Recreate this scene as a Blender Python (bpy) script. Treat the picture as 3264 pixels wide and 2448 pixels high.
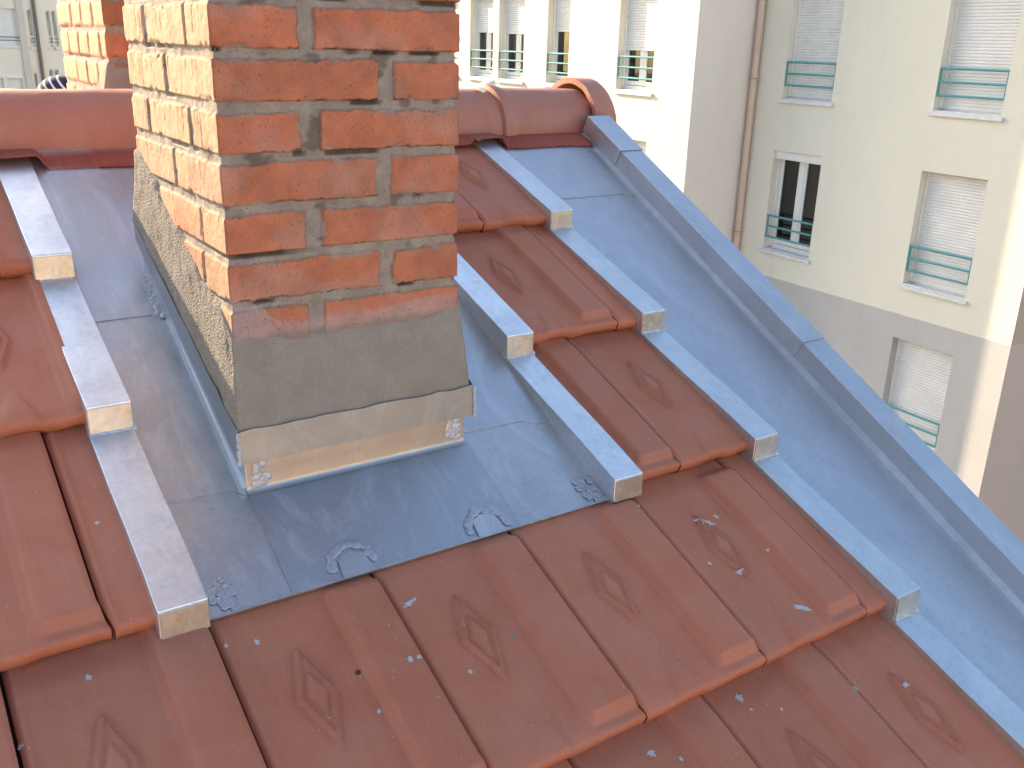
import bpy, math, random
import numpy as np
from mathutils import Matrix, Vector
R = math.radians
random.seed(4)
S = bpy.context.scene
COL = S.collection
for o in list(bpy.data.objects): bpy.data.objects.remove(o)

# ------------------------------------------------------------ camera
cam = bpy.data.cameras.new('camera'); co = bpy.data.objects.new('camera', cam); COL.objects.link(co)
CP = (-0.4318, -1.37576, 0.38029)
r0 = Vector((0.828431, -0.55946228, 0.02653385)); r1 = Vector((-0.16898234, -0.29482781, -0.94049005)); r2 = Vector((0.53399162, 0.77464735, -0.33878374))
m = Matrix.Identity(4)
for i in range(3):
    m[i][0] = r0[i]; m[i][1] = -r1[i]; m[i][2] = -r2[i]; m[i][3] = CP[i]
co.matrix_world = m
cam.sensor_width = 36; cam.lens = 36 * 0.9242; cam.clip_start = 0.02; cam.clip_end = 2000
S.camera = co
S.render.resolution_x = 1024; S.render.resolution_y = 768

# ------------------------------------------------------------ light
SUN_EL = math.atan(0.392); SX, SY = -0.21, 0.978       # direction towards the sun
w = bpy.data.worlds.new('World'); S.world = w; w.use_nodes = True
nt = w.node_tree; bg = nt.nodes['Background']
sky = nt.nodes.new('ShaderNodeTexSky'); sky.sky_type = 'NISHITA'; sky.sun_disc = False
sky.sun_elevation = SUN_EL; sky.sun_rotation = math.atan2(SX, SY); sky.air_density = 1.0; sky.dust_density = 2.0; sky.ozone_density = 1.0
nt.links.new(sky.outputs[0], bg.inputs[0]); bg.inputs[1].default_value = 0.15
sl = bpy.data.lights.new('sun', 'SUN'); sl.energy = 5.0; sl.angle = R(0.5); sl.color = (1.0, 0.80, 0.56)
so = bpy.data.objects.new('sun', sl); COL.objects.link(so)
c_ = math.cos(SUN_EL); sd = Vector((SX * c_, SY * c_, math.sin(SUN_EL)))
so.rotation_euler = sd.to_track_quat('Z', 'Y').to_euler(); so.location = (-4, 10, 6)
S.view_settings.view_transform = 'Standard'; S.view_settings.look = 'None'; S.view_settings.gamma = 1
S.view_settings.exposure = 1.5
S.render.engine = 'CYCLES'

# ------------------------------------------------------------ frame of the roof
TH = R(25.8869); CT, ST = math.cos(TH), math.sin(TH)
Y3, Z3 = -0.19242, -0.38945
G, W, X4 = 0.39427, 0.25653, 0.37802
def roof(x, s, h=0.0): return (x, Y3 + s * CT - h * ST, Z3 + s * ST + h * CT)
def sn(n): return (3 - n) * G
def rz(y): return Z3 + (y - Y3) * math.tan(TH)

# ------------------------------------------------------------ helpers
def hsh(ix, iy, seed=0):
    n = (ix.astype(np.int64) * 374761393 + iy.astype(np.int64) * 668265263 + seed * 974711) & 0xffffffff
    n = ((n ^ (n >> 13)) * 1274126177) & 0xffffffff
    n = n ^ (n >> 16)
    return (n & 0xffff) / 65535.0
def vn(x, y, seed=0):
    x = np.asarray(x, float); y = np.asarray(y, float)
    ix = np.floor(x); iy = np.floor(y); fx = x - ix; fy = y - iy
    fx = fx * fx * (3 - 2 * fx); fy = fy * fy * (3 - 2 * fy)
    a = hsh(ix, iy, seed); b = hsh(ix + 1, iy, seed); c = hsh(ix, iy + 1, seed); d = hsh(ix + 1, iy + 1, seed)
    return (a * (1 - fx) + b * fx) * (1 - fy) + (c * (1 - fx) + d * fx) * fy
def fbm(x, y, seed=0, oct=4):
    t = 0; am = 0.5; tot = 0
    for i in range(oct):
        t = t + am * vn(x * 2 ** i, y * 2 ** i, seed + i); tot += am; am *= 0.5
    return t / tot
def sst(a, b, x):
    t = np.clip((x - a) / (b - a), 0, 1); return t * t * (3 - 2 * t)

def empty(name, label=None, cat=None, loc=(0, 0, 0), group=None):
    o = bpy.data.objects.new(name, None); COL.objects.link(o); o.location = loc; o.empty_display_size = 0.05
    tag(o, label, cat, group); return o
def tag(o, label=None, cat=None, group=None, kind=None):
    if label: o['label'] = label
    if cat: o['category'] = cat
    if group: o['group'] = group
    if kind: o['kind'] = kind
    return o
def wloc(o):
    v = Vector((0, 0, 0))
    while o is not None: v += o.location; o = o.parent
    return v
def mk(name, V, F, mat, parent=None, origin=None, smooth=False, bevel=0, cols=None, mats=None, midx=None):
    V = np.asarray(V, float).reshape(-1, 3)
    if parent is not None: off = wloc(parent); loc = Vector((0, 0, 0))
    else:
        off = Vector(origin) if origin is not None else Vector((V[:, 0].mean(), V[:, 1].mean(), V[:, 2].min())); loc = off
    me = bpy.data.meshes.new(name)
    me.from_pydata((V - np.array(off)).tolist(), [], [tuple(int(i) for i in f) for f in F]); me.update()
    if mats:
        for q in mats: me.materials.append(q)
        me.polygons.foreach_set('material_index', midx)
    else: me.materials.append(mat)
    if smooth: me.polygons.foreach_set('use_smooth', [True] * len(me.polygons))
    if cols is not None:
        a = me.color_attributes.new('Tint', 'FLOAT_COLOR', 'POINT')
        c4 = np.ones((len(V), 4)); c4[:, :3] = cols[:, :3]
        if cols.shape[1] > 3: c4[:, 3] = cols[:, 3]
        a.data.foreach_set('color', c4.ravel())
    o = bpy.data.objects.new(name, me); COL.objects.link(o)
    o.location = loc
    if parent is not None: o.parent = parent
    if bevel:
        b = o.modifiers.new('bevel', 'BEVEL'); b.width = bevel; b.segments = 2; b.limit_method = 'ANGLE'; b.angle_limit = R(40); b.harden_normals = False
    return o
class MB:
    def __init__(s): s.V = []; s.F = []
    def add(s, V, F):
        b = len(s.V); s.V += [tuple(v) for v in V]; s.F += [tuple(b + i for i in f) for f in F]; return s
    def hexa(s, a, b):   # two quads a (4 pts) and b (4 pts)
        return s.add(list(a) + list(b), [(3, 2, 1, 0), (4, 5, 6, 7), (0, 1, 5, 4), (1, 2, 6, 5), (2, 3, 7, 6), (3, 0, 4, 7)])
    def box(s, x0, x1, y0, y1, z0, z1):
        return s.hexa([(x0, y0, z0), (x1, y0, z0), (x1, y1, z0), (x0, y1, z0)], [(x0, y0, z1), (x1, y0, z1), (x1, y1, z1), (x0, y1, z1)])
    def prism(s, bot, top):
        n = len(bot); F = [tuple(range(n - 1, -1, -1)), tuple(range(n, 2 * n))]
        for i in range(n): j = (i + 1) % n; F.append((i, j, n + j, n + i))
        return s.add(list(bot) + list(top), F)
    def tube(s, pts, r, n=10, caps=True):
        pts = [Vector(p) for p in pts]; rings = []
        for i, p in enumerate(pts):
            d = (pts[min(i + 1, len(pts) - 1)] - pts[max(i - 1, 0)]).normalized()
            u = d.orthogonal().normalized() if i == 0 else (u - d * u.dot(d)).normalized()
            v = d.cross(u); rr = r[i] if isinstance(r, (list, tuple)) else r
            rings.append([p + (u * math.cos(2 * math.pi * k / n) + v * math.sin(2 * math.pi * k / n)) * rr for k in range(n)])
        V = [q for g in rings for q in g]; F = []
        for i in range(len(pts) - 1):
            for k in range(n): F.append((i * n + k, i * n + (k + 1) % n, (i + 1) * n + (k + 1) % n, (i + 1) * n + k))
        if caps: F.append(tuple(range(n - 1, -1, -1))); F.append(tuple(range((len(pts) - 1) * n, len(pts) * n)))
        return s.add(V, F)
    def build(s, name, mat, parent=None, **k): return mk(name, s.V, s.F, mat, parent, **k)
def gridfaces(nu, nv):
    i = np.arange(nu - 1)[:, None] * nv + np.arange(nv - 1)[None, :]
    return np.stack([i, i + nv, i + nv + 1, i + 1], -1).reshape(-1, 4)

# ------------------------------------------------------------ materials
class NB:
    def __init__(s, name):
        s.m = bpy.data.materials.new(name); s.m.use_nodes = True; s.t = s.m.node_tree; s.b = s.t.nodes['Principled BSDF']
        s.tc = s.n('ShaderNodeTexCoord')
    def n(s, ty, **k):
        q = s.t.nodes.new(ty)
        for a, v in k.items(): setattr(q, a, v)
        return q
    def L(s, a, b): s.t.links.new(a, b)
    def coord(s, scale=(1, 1, 1), rot=(0, 0, 0), kind='Object'):
        mp = s.n('ShaderNodeMapping'); mp.inputs['Scale'].default_value = scale; mp.inputs['Rotation'].default_value = rot
        s.L(s.tc.outputs[kind], mp.inputs[0]); return mp.outputs[0]
    def noise(s, sc, det=4, rough=.55, co=None, dist=0):
        q = s.n('ShaderNodeTexNoise'); q.inputs['Scale'].default_value = sc; q.inputs['Detail'].default_value = det
        q.inputs['Roughness'].default_value = rough; q.inputs['Distortion'].default_value = dist
        s.L(co if co is not None else s.tc.outputs['Object'], q.inputs['Vector']); return q.outputs[0]
    def ramp(s, f, stops):
        q = s.n('ShaderNodeValToRGB'); e = q.color_ramp.elements
        while len(e) < len(stops): e.new(0.5)
        for i, (p, c) in enumerate(stops):
            e[i].position = p; e[i].color = (c, c, c, 1) if isinstance(c, (int, float)) else (*c, 1)
        s.L(f, q.inputs[0]); return q.outputs[0]
    def mix(s, f, a, b, mode='MIX'):
        q = s.n('ShaderNodeMix', data_type='RGBA', blend_type=mode)
        if isinstance(f, (int, float)): q.inputs[0].default_value = f
        else: s.L(f, q.inputs[0])
        for i, v in ((6, a), (7, b)):
            if isinstance(v, tuple): q.inputs[i].default_value = (*v, 1)
            else: s.L(v, q.inputs[i])
        return q.outputs[2]
    def bump(s, h, st, dist=.001, prev=None):
        q = s.n('ShaderNodeBump'); q.inputs['Strength'].default_value = st; q.inputs['Distance'].default_value = dist
        s.L(h, q.inputs['Height'])
        if prev is not None: s.L(prev, q.inputs['Normal'])
        return q.outputs[0]
    def math(s, op, a, b=0.0):
        q = s.n('ShaderNodeMath', operation=op)
        for i, v in ((0, a), (1, b)):
            if isinstance(v, (int, float)): q.inputs[i].default_value = v
            else: s.L(v, q.inputs[i])
        return q.outputs[0]
    def out(s, col=None, rough=None, metal=None, nrm=None, spec=None):
        for k, v in (('Base Color', col), ('Roughness', rough), ('Metallic', metal), ('Normal', nrm), ('Specular IOR Level', spec)):
            if v is None: continue
            if isinstance(v, (int, float)): s.b.inputs[k].default_value = v
            elif isinstance(v, tuple): s.b.inputs[k].default_value = (*v, 1)
            else: s.L(v, s.b.inputs[k])
        return s.m
def clay(name, c1, c2, c3, specks=True):
    b = NB(name)
    inf = b.n('ShaderNodeObjectInfo')
    oc = b.n('ShaderNodeVectorMath', operation='ADD'); b.L(b.tc.outputs['Object'], oc.inputs[0])
    sc = b.n('ShaderNodeVectorMath', operation='SCALE'); cmb = b.n('ShaderNodeCombineXYZ')
    for i in range(3): b.L(inf.outputs['Random'], cmb.inputs[i])
    b.L(cmb.outputs[0], sc.inputs[0]); sc.inputs['Scale'].default_value = 37.0; b.L(sc.outputs[0], oc.inputs[1])
    v = oc.outputs[0]
    f1 = b.ramp(b.noise(9, 4, .6, v, .6), [(.33, 0), (.68, 1)])
    col = b.mix(f1, c1, c2)
    f2 = b.ramp(b.noise(3.2, 5, .6, v, 1.2), [(.45, 0), (.72, 1)])
    col = b.mix(b.math('MULTIPLY', f2, .40), col, c3)
    f3 = b.noise(420, 2, .6, v)
    col = b.mix(b.ramp(f3, [(.3, .22), (.62, 0)]), col, (c1[0] * .55, c1[1] * .5, c1[2] * .5))
    hv = b.n('ShaderNodeHueSaturation'); b.L(col, hv.inputs['Color'])
    b.L(b.math('ADD', b.math('MULTIPLY', inf.outputs['Random'], .16), .92), hv.inputs['Value']); col = hv.outputs[0]
    stv = b.n('ShaderNodeMapping'); stv.inputs['Scale'].default_value = (70, 5, 5); b.L(v, stv.inputs[0])
    col = b.mix(b.ramp(b.noise(1.0, 5, .7, stv.outputs[0]), [(.50, 0), (.80, .26)]), col, (c1[0] * .62, c1[1] * .6, c1[2] * .6))
    if specks:
        vo = b.n('ShaderNodeTexVoronoi'); vo.inputs['Scale'].default_value = 105; b.L(v, vo.inputs['Vector'])
        wn = b.n('ShaderNodeTexWhiteNoise'); b.L(vo.outputs['Position'], wn.inputs['Vector'])
        near = b.math('LESS_THAN', vo.outputs['Distance'], .13); pick = b.math('GREATER_THAN', wn.outputs['Value'], .945)
        col = b.mix(b.math('MULTIPLY', b.math('MULTIPLY', near, pick), .5), col, (.62, .47, .38))
        # chalky smears
        sm = b.ramp(b.noise(26, 5, .7, v, 2.5), [(.66, 0), (.74, 1)])
        col = b.mix(b.math('MULTIPLY', sm, .28), col, (.42, .36, .34))
    n1 = b.bump(b.noise(700, 3, .65, v), .35, .0008)
    n2 = b.bump(b.noise(150, 3, .6, v), .22, .0012, n1)
    n3 = b.bump(b.noise(14, 2, .5, v), .35, .006, n2)
    rr = b.ramp(b.noise(20, 3, .6, v), [(.3, .52), (.7, .68)])
    return b.out(col, rr, 0, n3, .32)
M = {}
M['tile'] = clay('clay_tile', (.45, .145, .074), (.48, .175, .100), (.45, .200, .152))
M['ridge'] = clay('clay_ridge', (.40, .165, .11), (.44, .20, .14), (.40, .21, .175), False)
def zinc(name, base=(.60, .605, .61), rough=(.34, .52), mott=.5, metal=.9, dark=(.36, .37, .385), stretch=(1, .35, .35), patch=7, smear=.6, scr=(300, 9, 9)):
    b = NB(name); v = b.coord(stretch)
    n1 = b.ramp(b.noise(patch, 5, .65, v, .8), [(.3, 0), (.72, 1)])
    col = b.mix(b.math('MULTIPLY', n1, mott), base, dark)
    fl = b.ramp(b.noise(95, 4, .7), [(.42, 0), (.62, 1)])
    pt = b.ramp(b.noise(150, 3, .6), [(.66, 0), (.70, 1)]); col = b.mix(b.math('MULTIPLY', pt, .45), col, (dark[0] * .75, dark[1] * .75, dark[2] * .78))
    col = b.mix(b.math('MULTIPLY', fl, mott * .45), col, (min(1, base[0] * 1.18), min(1, base[1] * 1.18), min(1, base[2] * 1.15)))
    sm = b.ramp(b.noise(5, 6, .72, b.coord((1.6, .6, .6), (0, 0, R(25))), 2.4), [(.50, 0), (.70, 1)])
    col = b.mix(b.math('MULTIPLY', sm, smear), col, (.74, .76, .77))
    gl = b.ramp(b.noise(1500, 1, .5), [(.35, 0), (.65, 1)])
    col = b.mix(b.math('MULTIPLY', gl, .12), col, (dark[0] * .7, dark[1] * .7, dark[2] * .7))
    scv = b.coord(scr, (0, 0, R(4))); s1 = b.ramp(b.noise(1.0, 3, .6, scv), [(.70, 0), (.76, 1)])
    msk = b.ramp(b.noise(5, 2, .5), [(.5, 0), (.62, 1)])
    col = b.mix(b.math('MULTIPLY', b.math('MULTIPLY', s1, msk), .4), col, (.85, .88, .9))
    rr = b.ramp(b.noise(14, 4, .65, v, .5), [(.3, rough[0]), (.72, rough[1])])
    nr = b.bump(b.noise(4, 2, .5), .45, .012); nr = b.bump(b.noise(260, 3, .6), .06, .0008, nr)
    return b.out(col, rr, metal, nr)
M['zinc'] = zinc('zinc_sheet')
M['zinc_blue'] = zinc('zinc_sheet_blue', (.56, .575, .60), (.38, .55), .6, .88, (.43, .45, .48), (1, .5, .5), 16, smear=.30, scr=(12, 260, 260))
M['zinc_dark'] = zinc('zinc_sheet_dark', (.48, .49, .51), (.36, .5), .5, .85, (.34, .355, .38))
M['zinc_light'] = zinc('zinc_spangled', (.82, .85, .87), (.30, .5), .6, .9, (.50, .53, .57), (1, .6, .6), 30)  # base lightened to stand in for bright sky glare on the battens
M['zinc_mid'] = zinc('zinc_batten', (.68, .71, .72), (.36, .52), .55, .9, (.46, .485, .51), (1, .6, .6), 24, smear=.2)
M['zinc_end'] = zinc('zinc_fresh', (.62, .565, .50), (.24, .44), .85, .9, (.40, .37, .34), (1, 1, 1), 34, smear=.55)
M['zinc_strip'] = zinc('zinc_strip', (.335, .345, .36), (.34, .5), .45, .9, (.30, .295, .29), (1, 1, 1), 14, smear=.15)
M['zinc_warm'] = zinc('zinc_upstand', (.42, .375, .34), (.28, .42), .35, .9, (.32, .285, .25), (1, 1, 1), 12, smear=.12)  # warm reflected glow put into the upstand's base colour
b = NB('solder'); n1 = b.noise(120, 4, .7)
col = b.mix(b.ramp(n1, [(.35, 0), (.65, 1)]), (.40, .385, .42), (.52, .51, .545))
M['solder'] = b.out(col, .48, .7, b.bump(b.noise(160, 4, .7), .5, .0015))
# masonry with a painted-in tint attribute (brick and mortar colour, plus painted sunlight on left faces)
def masonry(name, grain=.7, gsc=330, big=0.3):
    b = NB(name); at = b.n('ShaderNodeVertexColor', layer_name='Tint')
    f = b.noise(26, 5, .65); col = b.mix(b.ramp(f, [(.35, .28), (.65, 0)]), at.outputs[0], (.17, .08, .055), 'MIX')
    col = b.mix(b.ramp(b.noise(11, 5, .7, None, 1), [(.52, 0), (.75, .30)]), col, (.45, .30, .235))
    col = b.mix(b.ramp(b.noise(240, 3, .7), [(.30, .75), (.40, 0)]), col, (.09, .05, .035))
    col = b.mix(b.ramp(b.noise(700, 2, .6), [(.3, .25), (.6, 0)]), col, (.12, .08, .06))
    n = b.bump(b.noise(gsc, 4, .7), grain, .0016); n = b.bump(b.noise(60, 4, .6), big, .003, n)
    return b.out(col, .88, 0, n, .25)
M['brick'] = masonry('brick_and_mortar')
def sandy(name, c1, c2, grain, gsc, specky=.5):
    b = NB(name); v = b.tc.outputs['Object']
    col = b.mix(b.ramp(b.noise(18, 5, .65), [(.35, 0), (.68, 1)]), c1, c2)
    vo = b.n('ShaderNodeTexVoronoi'); vo.inputs['Scale'].default_value = gsc; b.L(v, vo.inputs['Vector'])
    col = b.mix(b.ramp(vo.outputs['Distance'], [(.25, 0), (.65, specky)]), col, (c1[0] * .4, c1[1] * .4, c1[2] * .4))
    inv = b.math('SUBTRACT', 1.0, vo.outputs['Distance'])
    n = b.bump(inv, grain, .0019); at = b.n('ShaderNodeVertexColor', layer_name='Tint'); sx = b.n('ShaderNodeSeparateColor'); b.L(at.outputs[0], sx.inputs[0]); b.L(b.math('ADD', .12, b.math('MULTIPLY', sx.outputs[0], .78)), n.node.inputs['Strength']); n = b.bump(b.noise(35, 4, .6), .3, .004, n)
    return b.out(col, .92, 0, n, .2)
M['cement'] = sandy('cement_skirt', (.265, .22, .172), (.315, .27, .22), .6, 260, .14)
def stucco(name, c1, c2, st=.3):
    b = NB(name)
    col = b.mix(b.ramp(b.noise(.55, 4, .6), [(.35, 0), (.7, 1)]), c1, c2)
    vs = b.coord((2.2, 2.2, .22)); col = b.mix(b.ramp(b.noise(1.2, 5, .6, vs), [(.55, 0), (.8, .22)]), col, (c1[0] * .72, c1[1] * .74, c1[2] * .74))
    col = b.mix(b.ramp(b.noise(42, 3, .7), [(.35, .10), (.6, 0)]), col, (c1[0] * .6, c1[1] * .6, c1[2] * .6))
    return b.out(col, .93, 0, b.bump(b.noise(48, 4, .7), st, .02), .2)
M['cream'] = stucco('cream_render', (.73, .695, .575), (.77, .73, .61))
M['greyband'] = stucco('grey_render', (.47, .455, .43), (.52, .50, .475))
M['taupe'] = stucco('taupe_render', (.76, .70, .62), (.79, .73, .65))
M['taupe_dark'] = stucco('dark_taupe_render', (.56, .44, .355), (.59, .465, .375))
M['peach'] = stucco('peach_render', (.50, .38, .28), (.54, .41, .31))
M['brown'] = stucco('brown_render', (.27, .225, .19), (.30, .25, .21), .1)
M['pale'] = stucco('pale_render', (.80, .70, .57), (.84, .75, .62), .1)
M['paleside'] = stucco('pale_render_side', (.60, .54, .45), (.64, .58, .49), .1)
def plain(name, c, rough=.5, metal=0, var=.1, sc=30):
    b = NB(name); col = b.mix(b.ramp(b.noise(sc, 4, .6), [(.35, 0), (.7, 1)]), c, tuple(q * (1 - var) for q in c))
    return b.out(col, rough, metal, b.bump(b.noise(sc * 8, 3, .6), .08, .002))
M['white'] = plain('white_pvc', (.78, .77, .74), .35, 0, .06, 5)
M['shutter'] = plain('shutter_slats', (.74, .72, .68), .45, 0, .10, 3)
M['sill'] = plain('sill_white', (.72, .71, .69), .5, 0, .15, 9)
M['teal'] = plain('teal_paint', (.07, .31, .32), .4, 0, .15, 12)
M['pipe'] = plain('beige_pipe', (.60, .45, .35), .45, 0, .1, 4)
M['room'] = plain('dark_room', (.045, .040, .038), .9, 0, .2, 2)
M['curtain'] = plain('curtain', (.40, .23, .17), .9, 0, .4, 14)
M['underlay'] = plain('roof_underlay', (.13, .055, .04), .9, 0, .3, 20)
M['closure'] = clay('closure_strip', (.34, .085, .05), (.40, .11, .065), (.34, .12, .085), False)
M['asphalt'] = plain('courtyard', (.10, .095, .09), .95, 0, .4, .5)
M['white_metal'] = plain('white_clip', (.75, .74, .74), .3, .5, .1, 30)
M['mortar_bit'] = plain('grey_flake', (.50, .49, .48), .7, .0, .3, 300)
M['dark_bit'] = plain('dark_bit', (.10, .03, .025), .8, 0, .4, 300)
M['green_bit'] = plain('green_bit', (.24, .23, .17), .8, 0, .4, 300)
M['skin'] = plain('skin', (.45, .26, .18), .6, 0, .1, 30)
M['jacket'] = plain('dark_jacket', (.03, .035, .05), .9, 0, .3, 30)
M['rust'] = plain('brown_metal', (.18, .14, .12), .5, .2, .2, 10)
b = NB('window_glass')
gl = b.n('ShaderNodeBsdfGlossy'); gl.inputs['Roughness'].default_value = .03; gl.inputs['Color'].default_value = (.9, .93, .95, 1)
tr = b.n('ShaderNodeBsdfTransparent'); tr.inputs['Color'].default_value = (.75, .78, .78, 1)
fr = b.n('ShaderNodeFresnel'); fr.inputs['IOR'].default_value = 1.7
mx = b.n('ShaderNodeMixShader'); b.L(fr.outputs[0], mx.inputs[0]); b.L(tr.outputs[0], mx.inputs[1]); b.L(gl.outputs[0], mx.inputs[2])
b.L(mx.outputs[0], b.t.nodes['Material Output'].inputs[0]); M['glass'] = b.m
b = NB('striped_knit'); wv = b.n('ShaderNodeTexWave'); wv.inputs['Scale'].default_value = 14; wv.inputs['Distortion'].default_value = .3
b.L(b.coord((1, 1, 1), (0, R(50), R(20))), wv.inputs['Vector'])
msk = b.ramp(b.noise(4, 1, .5), [(.44, 0), (.46, 1)])
col = b.mix(b.math('MULTIPLY', b.ramp(wv.outputs[0], [(.80, 0), (.86, 1)]), msk), (.025, .028, .04), (.75, .75, .8)); M['knit'] = b.out(col, .9)

# ------------------------------------------------------------ ground
g = 400
mk('ground', [(-g, -g, -12), (g, -g, -12), (g, g, -12), (-g, g, -12)], [(0, 1, 2, 3)], M['asphalt'], origin=(0, 0, -12))['kind'] = 'structure'

# ------------------------------------------------------------ the house the roof belongs to
def XV(s): return 1.2826 + 0.0497 * s
hs = empty('house', 'low house whose tiled roof slope fills the foreground', 'house', (0, 1.0, -12))
mb = MB(); RIDGE_S = (1.0 - Y3) / CT
a = [roof(-2.6, -2.6, -.032), roof(XV(-2.6) + .01, -2.6, -.032), roof(XV(RIDGE_S) + .03, RIDGE_S, -.032), roof(-2.6, RIDGE_S, -.032)]
c = [roof(-2.6, -2.6, -.09), roof(XV(-2.6) + .01, -2.6, -.09), roof(XV(RIDGE_S) + .03, RIDGE_S, -.09), roof(-2.6, RIDGE_S, -.09)]
mb.prism(c, a); mb.build('roof_deck', M['underlay'], hs)
zr = rz(1.0)
mb = MB(); dz = 2.6 * math.tan(TH)
mb.prism([(-2.6, 1.0, zr - .1), (1.36, 1.0, zr - .1), (1.36, 3.6, zr - .1 - dz), (-2.6, 3.6, zr - .1 - dz)], [(-2.6, 1.0, zr - .03), (1.36, 1.0, zr - .03), (1.36, 3.6, zr - .03 - dz), (-2.6, 3.6, zr - .03 - dz)])
mb.build('rear_roof', M['ridge'], hs)
e = roof(0, -2.6, -.1)
x0, x1 = -2.55, 1.16
mb = MB(); mb.add([(x1, e[1], -12), (x1, 3.55, -12), (x1, 3.55, zr - .14 - dz), (x1, 1.0, zr - .12), (x1, e[1], e[2]), (x0, e[1], -12), (x0, 3.55, -12), (x0, 3.55, zr - .14 - dz), (x0, 1.0, zr - .12), (x0, e[1], e[2])],
    [(0, 1, 2, 3, 4), (9, 8, 7, 6, 5), (0, 4, 9, 5), (1, 6, 7, 2), (0, 5, 6, 1)])
mb.build('wall', M['pale'], hs)

# ------------------------------------------------------------ clay tiles
HB = .0335
def tile_h(u, v, rollk=1.0, fade=0.0):
    u = np.asarray(u, float); v = np.asarray(v, float)
    h = HB * (1 - v / G) - .004 * sst(G - .05, G, v)
    rib = .0052 * np.exp(-((u - .012) / .007) ** 2)
    roll = sst(.168, .184, u) * .0145 * rollk
    nose = np.clip((v - .015) / .018, 0, 1)
    roll = roll * (.06 + .94 * nose) * (1 - fade * sst(G - .040, G - .016, v))
    h = h + rib * (.4 + .6 * sst(.0, .05, v)) * (1 - fade * sst(G - .04, G - .016, v)) + roll
    # pan rolls down towards the butt; a small tent-shaped fold rises in its middle
    t = np.clip((.088 - v) / .082, 0, 1); hw = .0035 + .036 * t
    dx = np.abs(u - .100); tent = np.clip(1 - dx / hw, 0, 1)
    pan = 1 - sst(.150, .185, u)
    h = h - .0048 * np.clip(1 - v / .024, 0, 1) ** 2 * pan * (1 - .55 * sst(0, .5, tent) * t)
    h = h + .0066 * t * sst(0, .55, tent) * (1 - .3 * np.clip(1 - v / .03, 0, 1))
    # raised lozenge
    def loz(cx, cv, a, bb): return np.abs(u - cx) / a + np.abs(v - cv) / bb
    l1 = loz(.097, .214, .0275, .080); l2 = loz(.097, .214, .0125, .034)
    h = h + .0078 * (1 - sst(.84, 1.02, l1)) - .0042 * (1 - sst(.70, .82, l1)) - .0012 * np.exp(-((l1 - 1.10) / .08) ** 2)
    h = h + .0045 * (1 - sst(.85, 1.10, l2))
    h = h - .0035 * sst(.0045, .0, u - .003) - .004 * sst(.0055, 0, W - .003 - u)
    h = h - .0016 * sst(.0035, 0, v)
    return h
def make_tile(n, k, xa, xb, label, lift=0):
    xo = X4 + (k + (.5 if n % 2 else 0)) * W
    u0 = max(.0026, xa - xo); u1 = min(W - .0026, xb - xo)
    if u1 - u0 < .012: return None
    nu = max(6, int((u1 - u0) / .0031)); vmax = G + .03 if n > 1 else .43
    us = np.linspace(u0, u1, nu); vs = np.concatenate([np.linspace(0, .1, 34), np.linspace(.1, vmax, 92)[1:]]); nv = len(vs)
    U, Vv = np.meshgrid(us, vs, indexing='ij')
    H = tile_h(U, Vv, 0.0 if (xb > .9 and .17 < u1 < W - .01) else 1.0, .95 if (n == 4 and -3 < k < 2) else 0.0) + lift
    rng = np.random.default_rng(n * 31 + (k + 9) * 7)
    H += (fbm(U * 14, Vv * 14, n * 13 + k + 40) - .5) * .0016
    tl = rng.uniform(-.0008, .0008); H = H + tl * (U - .12) / .12
    jog = .0085 * np.clip(1 - Vv / .048, 0, 1) ** 1.3
    edge = np.maximum(np.exp(-((U) / .03) ** 2), np.exp(-((U - W) / .03) ** 2))
    X = xo + U + jog * edge
    if u1 < W - .01: X = np.minimum(X, xb)
    wv = .0012 * (fbm(U * 25, Vv * 0 + n, 5 + k) - .5) * np.clip(1 - Vv / .05, 0, 1)
    Sg = sn(n) + Vv + wv + .004 * np.clip(1 - Vv / .004, 0, 1) * 0
    P = np.stack([X, Y3 + Sg * CT - H * ST, Z3 + Sg * ST + H * CT], -1).reshape(-1, 3)
    F = gridfaces(nu, nv).tolist()
    Vt = P.tolist(); dn = .020
    # skirts (front butt with a stepped lip, and the sides)
    def skirt(idx, dep, flip):
        lv = [(0, 0)] + dep; rows = []
        for (d, back) in lv:
            st = len(Vt)
            for i in idx:
                p = P[i]; Vt.append([p[0], p[1] + d * ST + back * CT, p[2] - d * CT + back * ST])
            rows.append(st)
        for a_, b_ in zip(rows[:-1], rows[1:]):
            for q in range(len(idx) - 1):
                f = (a_ + q, b_ + q, b_ + q + 1, a_ + q + 1); F.append(f if not flip else f[::-1])
    front = [i * nv for i in range(nu)]
    skirt(front, [(.002, -.0016), (.0185, -.0030), (.0215, .0005), (.030, .003), (.034, .03)], False)
    skirt(list(range(nv)), [(dn, 0)], True)
    skirt([(nu - 1) * nv + j for j in range(nv)], [(dn, 0)], False)
    org = roof(xo + (u0 + u1) / 2, sn(n), 0)
    o = mk('roof_tile', Vt, F, M['tile'], origin=org, smooth=True)
    o.data.polygons.foreach_set('use_smooth', [True] * len(o.data.polygons))
    tag(o, label, 'roof tile', 'interlocking clay tiles of the roof slope')
    return o
BL = (-.2012, -.1331); BM = (.5909, .6562); BR = (.9518, 1.0183)
T = 'terracotta roof tile '
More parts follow.
